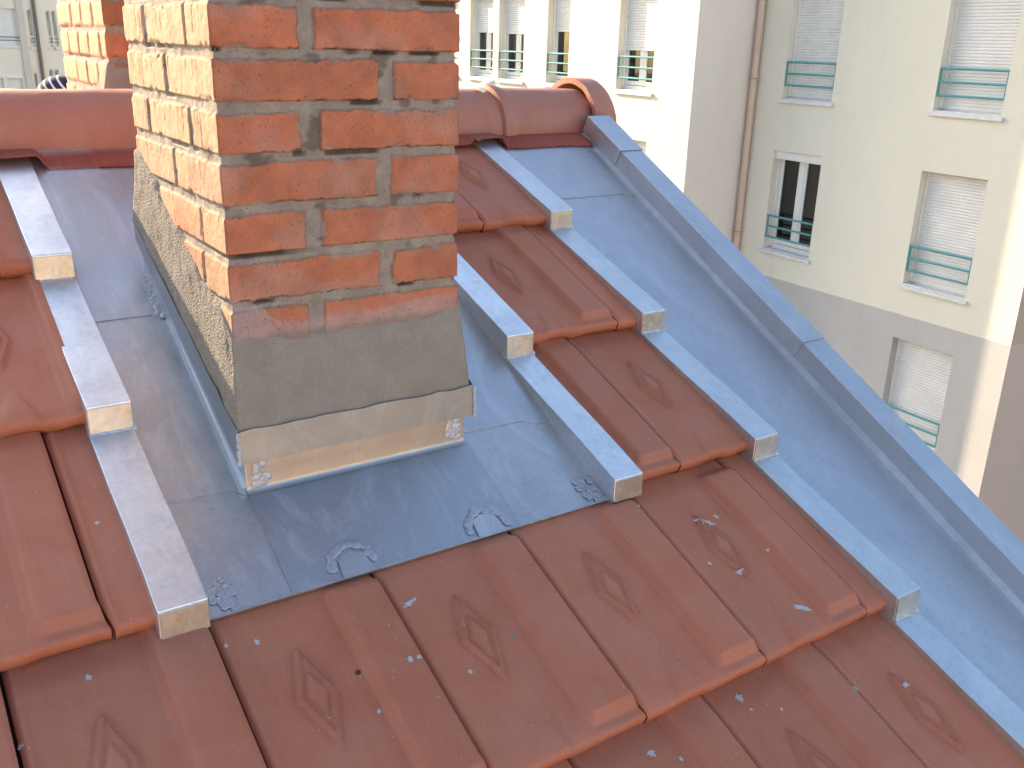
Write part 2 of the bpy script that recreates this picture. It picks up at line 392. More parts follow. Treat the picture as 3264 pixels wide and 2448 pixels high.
tiles = [
 (1, -4, -9, BL[0] + .006, T + 'left of the left zinc batten, in the topmost row touching the ridge, outer one'),
 (1, -3, -9, BL[0] + .006, T + 'just under the ridge, touching the left zinc batten'),
 (2, -4, -9, BL[0] + .006, T + 'second below the ridge, at the outer left of the left batten'),
 (2, -3, -9, BL[0] + .006, T + 'with a raised lozenge at the left picture edge, second row below the ridge by the left batten'),
 (3, -4, -9, BL[0] + .006, T + 'level with the apron, at the left picture edge with a wide flat roll'),
 (3, -3, -9, BL[0] + .006, T + 'cut narrow between a long dark joint and the lower half of the left batten'),
 (1, 0, BM[1] - .006, BR[0] + .006, T + 'mostly hidden behind the brick chimney in the row below the ridge'),
 (1, 1, BM[1] - .006, BR[0] + .006, T + 'right of the chimney bricks, directly below the ridge, touching the right batten'),
 (2, 1, BM[1] - .006, BR[0] + .006, T + 'with a clear lozenge between the upper ends of the middle and right battens'),
 (2, 2, BM[1] - .006, BR[0] + .006, T + 'cut to a narrow strip beside the second step of the right batten'),
 (3, 0, BM[1] - .006, BR[0] + .006, T + 'showing only its raised roll, touching the lower right side of the middle batten'),
 (3, 1, BM[1] - .006, BR[0] + .006, T + 'with a lozenge, touching the third step of the right batten'),
 (4, -4, -9, BR[0] + .006, T + 'at the far lower left corner of the picture'),
 (4, -3, -9, BR[0] + .006, T + 'below the lower end of the left batten, lozenge cut by the picture bottom'),
 (4, -2, -9, BR[0] + .006, T + 'under the left part of the zinc apron, with a brown spot beside its lozenge'),
 (4, -1, -9, BR[0] + .006, T + 'under the middle of the zinc apron, with a round green-grey spot'),
 (4, 0, -9, BR[0] + .006, T + 'under the right part of the apron, clean, just left of the end of the middle batten'),
 (4, 1, -9, BR[0] + .006, T + 'below the end of the middle batten, splashed with several pale flakes'),
 (4, 2, -9, BR[0] + .006, T + 'cut narrow beside the fourth step of the right batten'),
 (5, -2, -9, BR[0] + .006, T + 'in the lowest row, at its left end near the picture bottom'),
 (5, -1, -9, BR[0] + .006, T + 'in the lowest row, barely showing at the picture bottom'),
 (5, 0, -9, BR[0] + .006, T + 'in the lowest row, left of two long dark joints, with pale flakes'),
 (5, 1, -9, BR[0] + .006, T + 'in the lowest row, between the two long dark joints'),
 (5, 2, -9, BR[0] + .006, T + 'in the lowest row, touching the lowest length of the right batten'),
]
for n, k, xa, xb, lab in tiles: make_tile(n, k, xa, xb, lab)
for n in (5, 6, 7):
    for k in range(-6, 3):
        if (n, k) in [(5, -2), (5, -1), (5, 0), (5, 1), (5, 2)]: continue
        make_tile(n, k, -9, BR[0] + .006, T + 'outside the picture below the lowest row')

# ------------------------------------------------------------ zinc sheets lying on the slope
def sheet(name, poly, h, mat, parent, th=.0016, lip=None, sub=True):
    mb = MB(); mb.prism([roof(x, s, h) for x, s in poly], [roof(x, s, h + th) for x, s in poly])
    return mb.build(name, mat, parent)
def sheet_grid(name, x0, x1, s0, s1, h, mat, parent, wav=.0008, seed=1, edge=None, xf=None, th=.0018):
    nu = max(4, int((x1 - x0) / .008)); nv = max(4, int((s1 - s0) / .008))
    U, Vv = np.meshgrid(np.linspace(0, 1, nu), np.linspace(s0, s1, nv), indexing='ij')
    XX = x0 + (x1 - x0) * U if xf is None else x0 + (xf(Vv) - x0) * U
    if edge is not None:     # the lower edge follows a notched line
        e0 = edge(XX); Vv = e0 + (Vv - s0) / (s1 - s0) * (s1 - e0)
    H = h + (fbm(XX * 9, Vv * 7, seed, 3) - .5) * 2 * wav
    top = np.stack([XX, Y3 + Vv * CT - H * ST, Z3 + Vv * ST + H * CT], -1).reshape(-1, 3)
    Hb = H - th
    bot = np.stack([XX, Y3 + Vv * CT - Hb * ST, Z3 + Vv * ST + Hb * CT], -1).reshape(-1, 3)
    F = gridfaces(nu, nv).tolist(); N = len(top)
    F += [tuple(N + i for i in f[::-1]) for f in gridfaces(nu, nv).tolist()]
    def rim(idx):
        for a_, b_ in zip(idx[:-1], idx[1:]): F.append((a_, b_, N + b_, N + a_))
    rim([i * nv for i in range(nu)][::-1]); rim([i * nv + nv - 1 for i in range(nu)])
    rim(list(range(nv))); rim([(nu - 1) * nv + j for j in range(nv)][::-1])
    return mk(name, np.vstack([top, bot]), F, mat, parent, smooth=False)
def lin(*pts):
    xs = [p[0] for p in pts]; ys = [p[1] for p in pts]
    return lambda X: np.interp(X, xs, ys)

fl = empty('chimney_flashing', 'grey-blue zinc apron and side sheets wrapped round the foot of the brick chimney', 'flashing', roof(.2, 0, 0))
CX0, CX1, CY0, CY1 = -.0065, .3965, -.0238, .495
sheet_grid('apron_sheet', -.135, -.002, -.013, .235, .0016, M['zinc'], fl, .0006, 3)
sheet_grid('apron_sheet', .400, .593, -.013, .235, .0016, M['zinc'], fl, .0006, 4)
sheet_grid('apron_sheet', -.006, .404, -.0135, .19, .0038, M['zinc_dark'], fl, .0005, 5)['label'] = 'darker middle apron sheet under the chimney'
sheet_grid('side_sheet', -.135, -.004, .205, .66, .0040, M['zinc'], fl, .0009, 6, lin((-.2, .2065), (-.030, .203), (-.008, .184), (0, .184)))
sheet_grid('side_sheet', -.135, -.004, .637, 1.26, .0062, M['zinc'], fl, .0012, 7, lin((-.2, .638), (-.026, .637), (-.006, .620), (0, .62)))
sheet_grid('side_sheet', .3965, .593, .2075, .66, .0040, M['zinc'], fl, .0009, 8, lin((.39, .2105), (.537, .2054), (.560, .190), (.6, .190)))
sheet_grid('side_sheet', .3965, .593, .637, 1.26, .0062, M['zinc'], fl, .0009, 9)
sheet_grid('back_sheet', -.006, .3985, .70, 1.26, .0045, M['zinc'], fl, .0009, 10)
# folded hem along the apron's lower edge
mb = MB(); mb.prism([roof(-.133, -.0165, .0005), roof(.591, -.0165, .0005), roof(.591, -.0125, .0005), roof(-.133, -.0125, .0005)], [roof(-.133, -.0165, .0060), roof(.591, -.0165, .0060), roof(.591, -.0125, .0060), roof(-.133, -.0125, .0060)])
mb.build('apron_hem', M['zinc_end'], fl)
# upstand with a rounded foot on the front and plain walls elsewhere
nx = 90; prof = []
for i in range(9):
    a_ = i / 8 * math.pi / 2; prof.append((-.008 + .008 * math.sin(a_), .008 - .008 * math.cos(a_)))
prof += [(0.0, .03), (.0, .06), (.001, .095)]
xs = np.linspace(CX0, CX1, nx); base = rz(CY0) + .0045
V = []; wob = (fbm(xs * 9, xs * 0, 77) - .5) * .002
for i, x in enumerate(xs):
    for (dy, dz_) in prof: V.append((x, CY0 + dy + wob[i] * (dz_ / .05), base + dz_ + (dy - 0.0) * math.tan(TH) * (1 if dz_ < .013 else 0)))
mk('front_upstand', V, gridfaces(nx, len(prof)).tolist(), M['zinc_warm'], fl, smooth=True)
mb = MB()
for X, sg in ((CX0, -1), (CX1, 1)):
    a = [(X, CY0, rz(CY0)), (X, CY1, rz(CY1)), (X, CY1, rz(CY1) + .1), (X, CY0, rz(CY0) + .1)]
    bq = [(X - sg * .0015, y, z) for _, y, z in a]; mb.hexa(a, bq)
    # small raised hem line on the wall
mb.hexa([(CX0, CY1, rz(CY1)), (CX1, CY1, rz(CY1)), (CX1, CY1, rz(CY1) + .1), (CX0, CY1, rz(CY1) + .1)], [(CX0, CY1 - .0015, rz(CY1)), (CX1, CY1 - .0015, rz(CY1)), (CX1, CY1 - .0015, rz(CY1) + .1), (CX0, CY1 - .0015, rz(CY1) + .1)])
mb.build('side_upstand', M['zinc'], fl)
mb = MB()   # narrow folded ledge where the side sheet turns up
mb.prism([roof(-.0175, .19, .004), roof(-.0065, .19, .004), roof(-.0065, .62, .004), roof(-.0105, .62, .004)], [roof(-.0135, .19, .013), roof(-.0065, .19, .016), roof(-.0065, .62, .014), roof(-.0075, .62, .010)])
mb.build('turned_edge', M['zinc'], fl)
# drip strip (counter flashing) round the cement skirt
DX0, DX1, DY0, DY1 = -.0175, .4115, -.0335, .500
def strip_mesh():
    mb = MB(); t = .0016
    def wall(p, q, ax):
        n = 40; V = []
        for i in range(n + 1):
            f = i / n; x = p[0] + (q[0] - p[0]) * f; y = p[1] + (q[1] - p[1]) * f
            b0 = rz(y) + .062 + (vn(np.array([f * 7]), np.array([p[0] * 9 + 3]), 8)[0] - .5) * .003
            t0 = rz(y) + .1175 - .022 * max(0, min(1, (y - DY0) / .53)) * (1 if x < .1 else 0) + (vn(np.array([f * 18]), np.array([1.5]), 9)[0] - .5) * .004
            V += [(x, y, b0), (x, y, t0), (x - ax[0] * t, y - ax[1] * t, t0), (x - ax[0] * t, y - ax[1] * t, b0)]
        F = []
        for i in range(n):
            for k in range(4): a_ = i * 4 + k; b_ = i * 4 + (k + 1) % 4; F.append((a_, a_ + 4, b_ + 4, b_))
        F += [(0, 1, 2, 3), tuple(n * 4 + k for k in (3, 2, 1, 0))]
        mb.add(V, F)
    wall((DX0, DY0), (DX1, DY0), (0, -1)); wall((DX1, DY0 + .002), (DX1, DY1), (1, 0)); wall((DX1, DY1), (DX0, DY1), (0, 1)); wall((DX0, DY1 - .002), (DX0, DY0 + .002), (-1, 0))
    return mb
strip_mesh().build('drip_strip', M['zinc_strip'], fl)
# solder work
def bead(name, pts, r, parent, mat='solder', seed=0, ring=8):
    rng = random.Random(seed); P = []; rr = []
    for i in range(len(pts) - 1):
        a_ = Vector(pts[i]); b_ = Vector(pts[i + 1]); n = max(2, int((b_ - a_).length / (r * .8)))
        for q in range(n):
            P.append(a_.lerp(b_, q / n) + Vector((rng.uniform(-1, 1), rng.uniform(-1, 1), rng.uniform(-.3, .3))) * r * .25); rr.append(r * rng.uniform(.6, 1.25))
    P.append(Vector(pts[-1])); rr.append(r * .7)
    mb = MB(); mb.tube(P, rr, ring); return mb.build(name, M[mat], parent, smooth=True)
def blobs(mb, pts, sd_):
    rng = random.Random(sd_)
    for (x, s, h, rad) in pts:
        n = 14; c0 = roof(x, s, h + rad * .12); V = [c0]; k1 = []
        for ring, (rf, hf) in enumerate(((.45, .10), (.8, .055), (1.0, 0.0))):
            for i in range(n):
                a_ = 2 * math.pi * i / n; q = rad * rf * (1 + rng.uniform(-.16, .16)); V.append(roof(x + q * math.cos(a_), s + q * math.sin(a_), h + rad * hf - (.0004 if ring == 2 else 0)))
        F = [(0, 1 + i, 1 + (i + 1) % n) for i in range(n)]
        for g_ in range(2):
            for i in range(n): F.append((1 + g_ * n + i, 1 + (g_ + 1) * n + i, 1 + (g_ + 1) * n + (i + 1) % n, 1 + g_ * n + (i + 1) % n))
        mb.add(V, F)
rng = random.Random(3)
for (cx, cs) in ((.100, .008), (.343, .002)):
    mb = MB(); pts = []
    for i in range(26):
        a_ = math.pi * i / 25; rr_ = .033 + rng.uniform(-.003, .003); pts.append((cx + rr_ * math.cos(a_) * 1.05, cs + rr_ * math.sin(a_) * 1.05, .0055, rng.uniform(.0045, .0085)))
    blobs(mb, pts, 5); mb.build('solder_ring', M['solder'], fl, smooth=True)
    mb = MB(); mb.prism([roof(cx - .026, -.0132, .0056), roof(cx + .026, -.0132, .0056), roof(cx + .022, .020, .0056), roof(cx, .029, .0056), roof(cx - .022, .020, .0056)], [roof(cx - .026, -.0132, .0066), roof(cx + .026, -.0132, .0066), roof(cx + .022, .020, .0066), roof(cx, .029, .0066), roof(cx - .022, .020, .0066)])
    mb.build('clip_patch', M['zinc'], fl)
mb = MB(); blobs(mb, [(-.116 + rng.uniform(0, .032), .002 + rng.uniform(-.01, .045), .0036, rng.uniform(.004, .009)) for _ in range(26)], 6); mb.build('solder_patch', M['solder'], fl, smooth=True)
mb = MB(); blobs(mb, [(.575 + rng.uniform(-.022, .012), .005 + rng.uniform(-.012, .04), .0036, rng.uniform(.004, .008)) for _ in range(22)], 7)
mb.build('solder_patch', M['solder'], fl, smooth=True)
mb = MB(); blobs(mb, [(-.013 + rng.uniform(-.006, .004), .63 + i * .008, .0065, rng.uniform(.005, .009)) for i in range(15)], 8); mb.build('solder_bead', M['solder'], fl, smooth=True)
def corner_solder(X, seed):
    mb = MB(); rng = random.Random(seed); n = 14
    for i in range(26):
        x = X + rng.uniform(-.011, .011); z = rz(CY0) + .012 + rng.uniform(0, .05); rad = rng.uniform(.004, .008); V = [(x, CY0 - .0016 - rad * .16, z)]
        for (rf, hf) in ((.55, .12), (1.0, -.02)):
            for q in range(n): a_ = 2 * math.pi * q / n; rq = rad * rf * (1 + rng.uniform(-.15, .15)); V.append((x + rq * math.cos(a_), CY0 - .0010 - rad * hf, z + rq * math.sin(a_)))
        F = [(0, 1 + q, 1 + (q + 1) % n) for q in range(n)] + [(1 + q, 1 + n + q, 1 + n + (q + 1) % n, 1 + (q + 1) % n) for q in range(n)]
        mb.add(V, F)
    mb.build('corner_solder', M['solder'], fl, smooth=True)
corner_solder(CX0 + .026, 1); corner_solder(CX1 - .022, 2)
bead('solder_bead', [(DX0, DY0 - .001, rz(DY0) + .062), (DX0 + .001, DY0 - .001, rz(DY0) + .116)], .0035, fl, 'mortar_bit', 3)
bead('solder_bead', [(DX1 + .001, DY0 - .001, rz(DY0) + .058), (DX1, DY0 - .001, rz(DY0) + .117)], .0035, fl, 'mortar_bit', 4)

# ------------------------------------------------------------ stepped zinc battens
def batten(name_label, xb, rows, light):
    t = empty('stepped_batten', name_label, 'zinc batten', roof((xb[0] + xb[1]) / 2, sn(rows[-1]), 0), 'stepped zinc box battens running down the slope')
    for n in rows:
        s0 = sn(n) - .010; s1 = sn(n - 1) - .008 if n > 1 else 1.215
        h1 = .0535; h0 = .0055 + (.004 if n > 1 else .0)
        nn = 24; V = []; rr = np.linspace(0, 1, nn); wb = (fbm(rr * 6, rr * 0 + n, int(xb[0] * 50) + 90) - .5) * .0022
        B = roof(0, s0, h1); bz = roof(0, s0, .0035)[2]
        mb = MB(); ring = []
        for i in range(nn):
            f = rr[i]; s = s0 + (s1 - s0) * f; h = h1 + (h0 - h1) * f + wb[i] * (1 - f)
            q = roof(0, s, h); zb = max(rz(q[1]) - .004, -9) if f > 0 else bz
            if f == 0: q = (0, B[1], q[2])
            dx = (vn(np.array([f * 5]), np.array([n * 3.3]), 6)[0] - .5) * .0015
            V += [(xb[0] + dx, q[1], zb), (xb[0] + dx, q[1], q[2]), (xb[1] + dx, q[1], q[2]), (xb[1] + dx, q[1], zb)]
        F = []
        for i in range(nn - 1):
            for k in range(4): a_ = i * 4 + k; b_ = i * 4 + (k + 1) % 4; F.append((a_, b_, b_ + 4, a_ + 4))
        F += [(3, 2, 1, 0), tuple((nn - 1) * 4 + k for k in range(4))]
        mk('batten_cover', V, F, M['zinc_light' if light else 'zinc_mid'], t, bevel=.0014)
        y = B[1] - .0012; zt = B[2]
        e_ = .0016; mb = MB()
        mb.hexa([(xb[0] + e_, y - .001, bz), (xb[1] - e_, y - .001, bz), (xb[1] - e_, y - .001, zt - .003), (xb[0] + e_, y - .001, zt - .003)], [(xb[0] + e_, y + .004, bz), (xb[1] - e_, y + .004, bz), (xb[1] - e_, y + .004, zt - .003), (xb[0] + e_, y + .004, zt - .003)])
        mb.build('end_plate', M['zinc_end'], t, bevel=.0005)
        if not (n == rows[-1]):
            s2 = s0 - .002; nk = 18; V = []; rg = random.Random(n + int(xb[0] * 100))
            for i in range(nk):
                f = i / (nk - 1); x = xb[0] + (xb[1] - xb[0] + .004) * f
                for (ds, hh) in ((.0015, .0215), (-.006, .0160 + rg.uniform(-.001, .001)), (-.020 + rg.uniform(-.004, .003), .0148), (-.023 + rg.uniform(-.002, .002), .0105)): V.append(roof(x, s2 + ds, hh))
            mk('solder_fillet', V, gridfaces(nk, 4).tolist(), M['solder'], t, smooth=True)
    return t
batten('left zinc box batten stepping down beside the left of the chimney, brightest of the three', BL, (1, 2, 3), True)
batten('middle zinc box batten coming out from behind the chimney and ending at the apron corner', BM, (1, 2, 3), True)
batten('right zinc box batten with five steps running beside the wide zinc gutter', BR, (1, 2, 3, 4, 5, 6), False)

# ------------------------------------------------------------ verge gutter and cap
vg = empty('verge_flashing', 'long blue-grey zinc verge with flat gutter sheet and boxed capping along the right roof edge', 'flashing', roof(1.28, 0, 0))
sheet_grid('gutter_sheet', 1.014, 1.3, -1.6, .93, .0010, M['zinc_blue'], vg, .0010, 21, xf=lambda s: XV(s))
sheet_grid('gutter_sheet', 1.014, 1.3, .889, 1.26, .0036, M['zinc_blue'], vg, .0010, 22, lin((1.0, .892), (1.285, .890), (1.312, .878), (1.4, .877)), xf=lambda s: XV(s))
def extr(name, sec, s0, s1, mat, n=40, wob=0, seed=1, closed=False, bev=0):
    V = []; rr = np.linspace(s0, s1, n); wv_ = (fbm(rr * 5, rr * 0, seed) - .5) * wob
    for i, s in enumerate(rr):
        for (dx, h) in sec: V.append(roof(XV(s) + dx + wv_[i], s, h))
    k = len(sec); F = []
    for i in range(n - 1):
        for j in range(k if closed else k - 1):
            a_ = i * k + j; b_ = i * k + (j + 1) % k; F.append((a_, b_, b_ + k, a_ + k))
    if closed: F += [tuple(range(k))[::-1], tuple((n - 1) * k + j for j in range(k))]
    return mk(name, V, F, mat, vg, bevel=bev)
extr('upstand', [(-.0010, .0), (.0015, .045), (.003, .045), (.002, .0)], -1.6, 1.13, M['zinc_light'], 120, .002, 3, True)
def capsec(o, hem=True):
    return [(-.002 - o, .0195), (-.002 - o, .0640 + o), (.0675 + o, .0650 + o), (.0675 + o, -.11), (.066 + o, -.11), (.066 + o, .0632 + o), (.0 - o, .0625 + o), (.0 - o, .0195)]
extr('cap_sheet', capsec(.0052), .998, 1.182, M['zinc_blue'], 14, .0008, 5, True, .0012)
extr('cap_sheet', capsec(.0026), .195, 1.012, M['zinc_blue'], 60, .0016, 6, True, .0012)
extr('cap_sheet', capsec(0), -1.6, .21, M['zinc_blue'], 90, .0016, 7, True, .0012)
# gable wall under the verge
mb = MB(); mb.prism([(XV(-1.6) + .0, roof(0, -2.5)[1], -12), (XV(-1.6) + .055, roof(0, -2.5)[1], -12), (XV(1.3) + .055, 1.0, -12), (XV(1.3), 1.0, -12)],
    [(XV(-1.6) + .0, roof(0, -2.5)[1], roof(0, -2.5)[2] + .0), (XV(-1.6) + .055, roof(0, -2.5)[1], roof(0, -2.5)[2] + .0), (XV(1.3) + .055, 1.0, rz(1.0)), (XV(1.3), 1.0, rz(1.0))])
mb.build('gable_wall', M['pale'], hs)

# ------------------------------------------------------------ ridge
RY, RZ = 1.0, .145
def ridge_mesh(name, xr, th=.014, a0=-4, a1=184, n=60, seed=0, mat='ridge', **k):
    # xr: list of (x, outer radius)
    V = []; aa = np.radians(np.linspace(a0, a1, n)); prof = list(xr) + [(x, r - th) for x, r in reversed(xr)]; kk = len(prof)
    for a_ in aa:
        for j, (x, r) in enumerate(prof):
            wob_ = (vn(np.array([x * 20]), np.array([a_ * 4]), seed)[0] - .5) * .0022
            V.append((x + wob_ * .5, RY - (r + wob_) * math.cos(a_), RZ + (r + wob_) * math.sin(a_)))
    F = []
    for i in range(n - 1):
        for j in range(kk): a_ = i * kk + j; b_ = i * kk + (j + 1) % kk; F.append((a_, a_ + kk, b_ + kk, b_))
    F += [tuple(range(kk)), tuple((n - 1) * kk + j for j in range(kk))[::-1]]
    o = mk(name, V, F, M[mat], smooth=True, **k)
    sm = o.modifiers.new('es', 'EDGE_SPLIT'); sm.split_angle = R(38); return o
def dense(pts, step=.02):
    out = []
    for (xa, ra), (xb, rb) in zip(pts[:-1], pts[1:]):
        n = max(1, int(abs(xb - xa) / step))
        out += [(xa + (xb - xa) * i / n, ra + (rb - ra) * i / n) for i in range(n)]
    return out + [pts[-1]]
gp = 'half-round clay ridge tiles'
def rt(pts, label, **k):
    o = ridge_mesh('ridge_tile', dense(pts), origin=(pts[0][0], RY, RZ), **k); tag(o, label, 'ridge tile', gp); return o
rt([(-1.05, .124), (-1.0, .122), (-.9, .116), (-.46, .1145)], 'half-round clay ridge tile beyond the left picture edge', seed=1)
rt([(-.62, .122), (-.58, .121), (-.53, .114), (.33, .1125)], 'long smooth half-round clay ridge tile filling the ridge left of the chimney', seed=2)
rt([(.30, .106), (.36, .106), (.37, .122), (.42, .120), (.45, .1125), (1.074, .1120)], 'half-round clay ridge tile coming out from behind the right of the chimney', seed=3)
rt([(1.035, .100), (1.072, .102), (1.078, .124), (1.100, .124), (1.128, .1145), (1.38, .1115), (1.41, .110)], 'half-round clay ridge tile with raised collar between the metal clip and the end cap', seed=4)
o = ridge_mesh('ridge_end_tile', dense([(1.384, .143), (1.42, .142), (1.455, .140), (1.466, .134)]), th=.016, a0=-5, a1=185, seed=5, origin=(1.384, RY, RZ))
tag(o, 'wide half-round clay end cap closing the ridge above the zinc verge', 'ridge tile')
mb = MB(); n = 40; V = [(1.468, RY - .13 * math.cos(math.pi * i / n), RZ + .13 * math.sin(math.pi * i / n)) for i in range(n + 1)] + [(1.456, RY - .13 * math.cos(math.pi * i / n), RZ + .13 * math.sin(math.pi * i / n)) for i in range(n + 1)]
mb.add(V, [tuple(range(n + 1)), tuple(range(2 * n + 1, n, -1))] + [(i, n + 1 + i, n + 2 + i, i + 1) for i in range(n)]); mb.build('end_disc', M['ridge'], o)
# clip
mb = MB()
cl = [(1.030, .2600), (1.046, .2610), (1.053, .2680), (1.068, .2745), (1.084, .2800), (1.090, .2815)]
for (xa, za), (xb_, zb) in zip(cl[:-1], cl[1:]): mb.hexa([(xa, .955, za), (xb_, .955, zb), (xb_, .985, zb), (xa, .985, za)], [(xa, .955, za + .0025), (xb_, .955, zb + .0025), (xb_, .985, zb + .0025), (xa, .985, za + .0025)])
mb.box(1.044, 1.058, .957, .983, .244, .2605)
tag(mb.build('ridge_clip', M['white_metal']), 'small bent white metal ridge clip standing up at the joint of two ridge tiles', 'clip')
# pleated closure strip below the ridge tiles
def closure():
    xs = np.arange(-.9, XV(1.1) + .003, .0014); nv = 16; V = []
    for x in xs:
        on = 0.0
        for (a_, b_) in (BL, BR): on = max(on, float(sst(a_ - .03, a_ + .004, x) * (1 - sst(b_ + .004, b_ + .028, x))))
        lt = float(1 - sst(BL[0] - .01, BL[0] + .01, x)) + float(sst(BM[1], BM[1] + .02, x) * (1 - sst(BR[0] - .02, BR[0], x)))
        se = 1.125 + .012 * on + .014 * (vn(np.array([x * 9]), np.array([0.]), 4)[0] - .5) + (.016 if lt > .5 else 0) * 1
        he = .006 + .026 * on + .012 * min(1, lt)
        e_ = roof(x, se, he)
        ph = x / .0052 * 2 * math.pi; zig = .0018 * math.sin(ph); tooth = .0042 * math.sin(ph)
        for j in range(nv):
            f = j / (nv - 1)
            y0, z0 = .903, .141
            # drape
            y = y0 + (e_[1] - y0) * f; z = z0 + (e_[2] - z0) * f
            bulge = .006 * math.sin(math.pi * f)
            y -= bulge * .5 + zig * .6 + (tooth * f * .9 if f > .9 else 0); z += bulge * .6 + zig - (tooth * .4 if f > .9 else 0)
            V.append((x + f * .004, y, z))
    return mk('ridge_closure', V, gridfaces(len(xs), nv).tolist(), M['closure'], smooth=True, origin=(0, .85, .1))
oc_ = closure(); sm = oc_.modifiers.new('solid', 'SOLIDIFY'); sm.thickness = .0008
tag(oc_, 'dark red pleated closure strip with serrated edge tucked under the ridge tiles', 'ridge strip')

# ------------------------------------------------------------ brick chimney
def srgb(r, g_, b_): return np.array([(c / 255.0) ** 2.2 for c in (r, g_, b_)])
C_ = .073; MT = .0155
def chimney(origin, Wd, Dp, rows_front, rows_left, zbot, zfine, ztop, stp, zoff=0.0, seed=0, parent=None, smear=True):
    xs = np.arange(0, Wd + 1e-6, stp); xs[-1] = Wd
    ys = np.arange(0, Dp + 1e-6, stp); ys[-1] = Dp
    xb = np.linspace(Wd, 0, 24); yr = np.linspace(0, Dp, 24)
    zs = np.concatenate([np.arange(zbot, zfine, stp), np.arange(zfine, ztop + .005, .012)])
    # perimeter: left face (y from Dp to 0), front (x 0..W), right (y 0..Dp), back
    per = [('L', y) for y in ys[::-1][:-1]] + [('F', x) for x in xs[:-1]] + [('R', y) for y in yr[:-1]] + [('B', x) for x in xb[:-1]]
    NP = len(per); NZ = len(zs); Zg = zs
    P = np.zeros((NP, NZ, 3)); Cc = np.zeros((NP, NZ, 3))
    row = np.floor((Zg - zoff) / C_ + 1e-9).astype(int); zin = (Zg - zoff) - row * C_    # 0..C_, brick 0..C_-MT
    mort = np.array([.34, .285, .225]) 
    for i, (fc, p) in enumerate(per):
        pts = p
        table = rows_front if fc in 'FB' else rows_left
        H = np.zeros(NZ); col = np.zeros((NZ, 3))
        fid = {'F': 1, 'L': 2, 'R': 3, 'B': 4}[fc]
        wx = (fbm(np.full(NZ, p * 70), Zg * 70, seed + fid * 10, 3) - .5) * .0075 + (fbm(np.full(NZ, p * 14), Zg * 14, seed + 3 + fid, 2) - .5) * .006
        wz = (fbm(np.full(NZ, p * 60 + 50), Zg * 60, seed + fid * 10 + 5, 3) - .5) * .0075 + (fbm(np.full(NZ, p * 9 + 50), Zg * 9, seed + 7 + fid, 2) - .5) * .007
        wx = wx + (fbm(np.full(NZ, p * 210), Zg * 210, seed + 15, 2) - .5) * .0032; wz = wz + (fbm(np.full(NZ, p * 200 + 9), Zg * 200, seed + 16, 2) - .5) * .0036
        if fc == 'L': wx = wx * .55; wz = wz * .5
        pp = p + wx; zz = zin + wz
        best = np.full(NZ, -1.0); bid = np.zeros(NZ, int)
        for rid in np.unique(row):
            sel = row == rid
            bl = table[rid % len(table)] if isinstance(table, list) else table.get(rid, table[rid % 2])
            for bi, (a_, b_) in enumerate(bl):
                d = np.minimum(np.minimum(pp - a_, b_ - pp), np.minimum(zz + .001, (C_ - MT) - zz))
                cut = sel & (d > best); best = np.where(cut, d, best); bid = np.where(cut, rid * 17 + bi + fid * 101, bid)
        k = sst(-.0006, .0017, best)
        chip = sst(.55, .75, fbm(np.full(NZ, p * 33 + 7), Zg * 33, seed + 77 + fid, 3)) * (1 - sst(.001, .010, best))
        k = k * (1 - .85 * chip)
        rnd = hsh(bid, bid * 0 + 3, seed + 1); rnd2 = hsh(bid, bid * 0 + 9, seed + 2); prd = (rnd2 - .5) * .0022
        H = k * (.0038 + prd) * (.6 if fc == 'L' else 1) + (fbm(np.full(NZ, p * 120), Zg * 120, seed + 20 + fid, 3) - .5) * .0011 * (1 if fc != 'L' else 1.0)
        H -= (1 - k) * .0022 * fbm(np.full(NZ, p * 40), Zg * 40, seed + 31, 3)
        vert = fbm(np.full(NZ, p * (160 if fc == 'L' else 30)), Zg * (14 if fc == 'L' else 30), seed + 41 + fid, 3)
        bc = np.outer(1 - rnd, np.array([.62, .190, .092])) + np.outer(rnd, np.array([.50, .170, .085]))
        bc = np.where((hsh(bid, bid * 0 + 5, seed + 3) > .86)[:, None], np.array([.38, .150, .065]), bc)
        lightp = sst(.52, .72, fbm(np.full(NZ, p * 11 + bid * .37), Zg * 16, seed + 51, 4))[:, None]
        bc = bc * (1 - .5 * lightp) + np.array([.52, .27, .20]) * .5 * lightp
        bc = bc * (.80 + .4 * vert)[:, None]
        if fc == 'L':  # sunlight painted in: left bricks brightened and bleached, more so higher up
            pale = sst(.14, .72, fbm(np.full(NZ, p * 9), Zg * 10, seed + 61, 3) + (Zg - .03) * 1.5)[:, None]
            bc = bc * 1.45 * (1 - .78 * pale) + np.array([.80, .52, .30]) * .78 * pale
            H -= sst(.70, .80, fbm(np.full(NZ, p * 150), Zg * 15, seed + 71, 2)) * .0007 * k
        mc = mort * (1.25 if fc == 'L' else 1) * (.78 + .44 * fbm(np.full(NZ, p * 60), Zg * 60, seed + 81, 3))[:, None]  # left-face mortar lightened too, to look sunlit
        drk = sst(.62, .75, fbm(np.full(NZ, p * 20), Zg * 35, seed + 85, 3))[:, None] * .5
        mc = mc * (1 - drk)
        low = sst(.006, .001, zz) ; brk = sst(.30, .55, fbm(np.full(NZ, p * 45), Zg * 45, seed + 95, 2))
        seam = (np.exp(-(best / .0012) ** 2) * (.30 + .65 * low * brk))[:, None]
        void = sst(.57, .66, fbm(np.full(NZ, p * 17 + 3), np.round((Zg - zoff) / C_) * 3.7, seed + 96, 2)) * sst(C_ - .0075, C_ - .0055, zin) * (1 - k) * (1 if fc in 'FR' else .6)
        H -= void * .007; vd = (void * .8)[:, None]
        cc = mc * (1 - k[:, None]) + bc * k[:, None]; cc = cc * (1 - seam * (.45 if fc == 'L' else 1)) * (1 - vd * (.5 if fc == 'L' else 1))
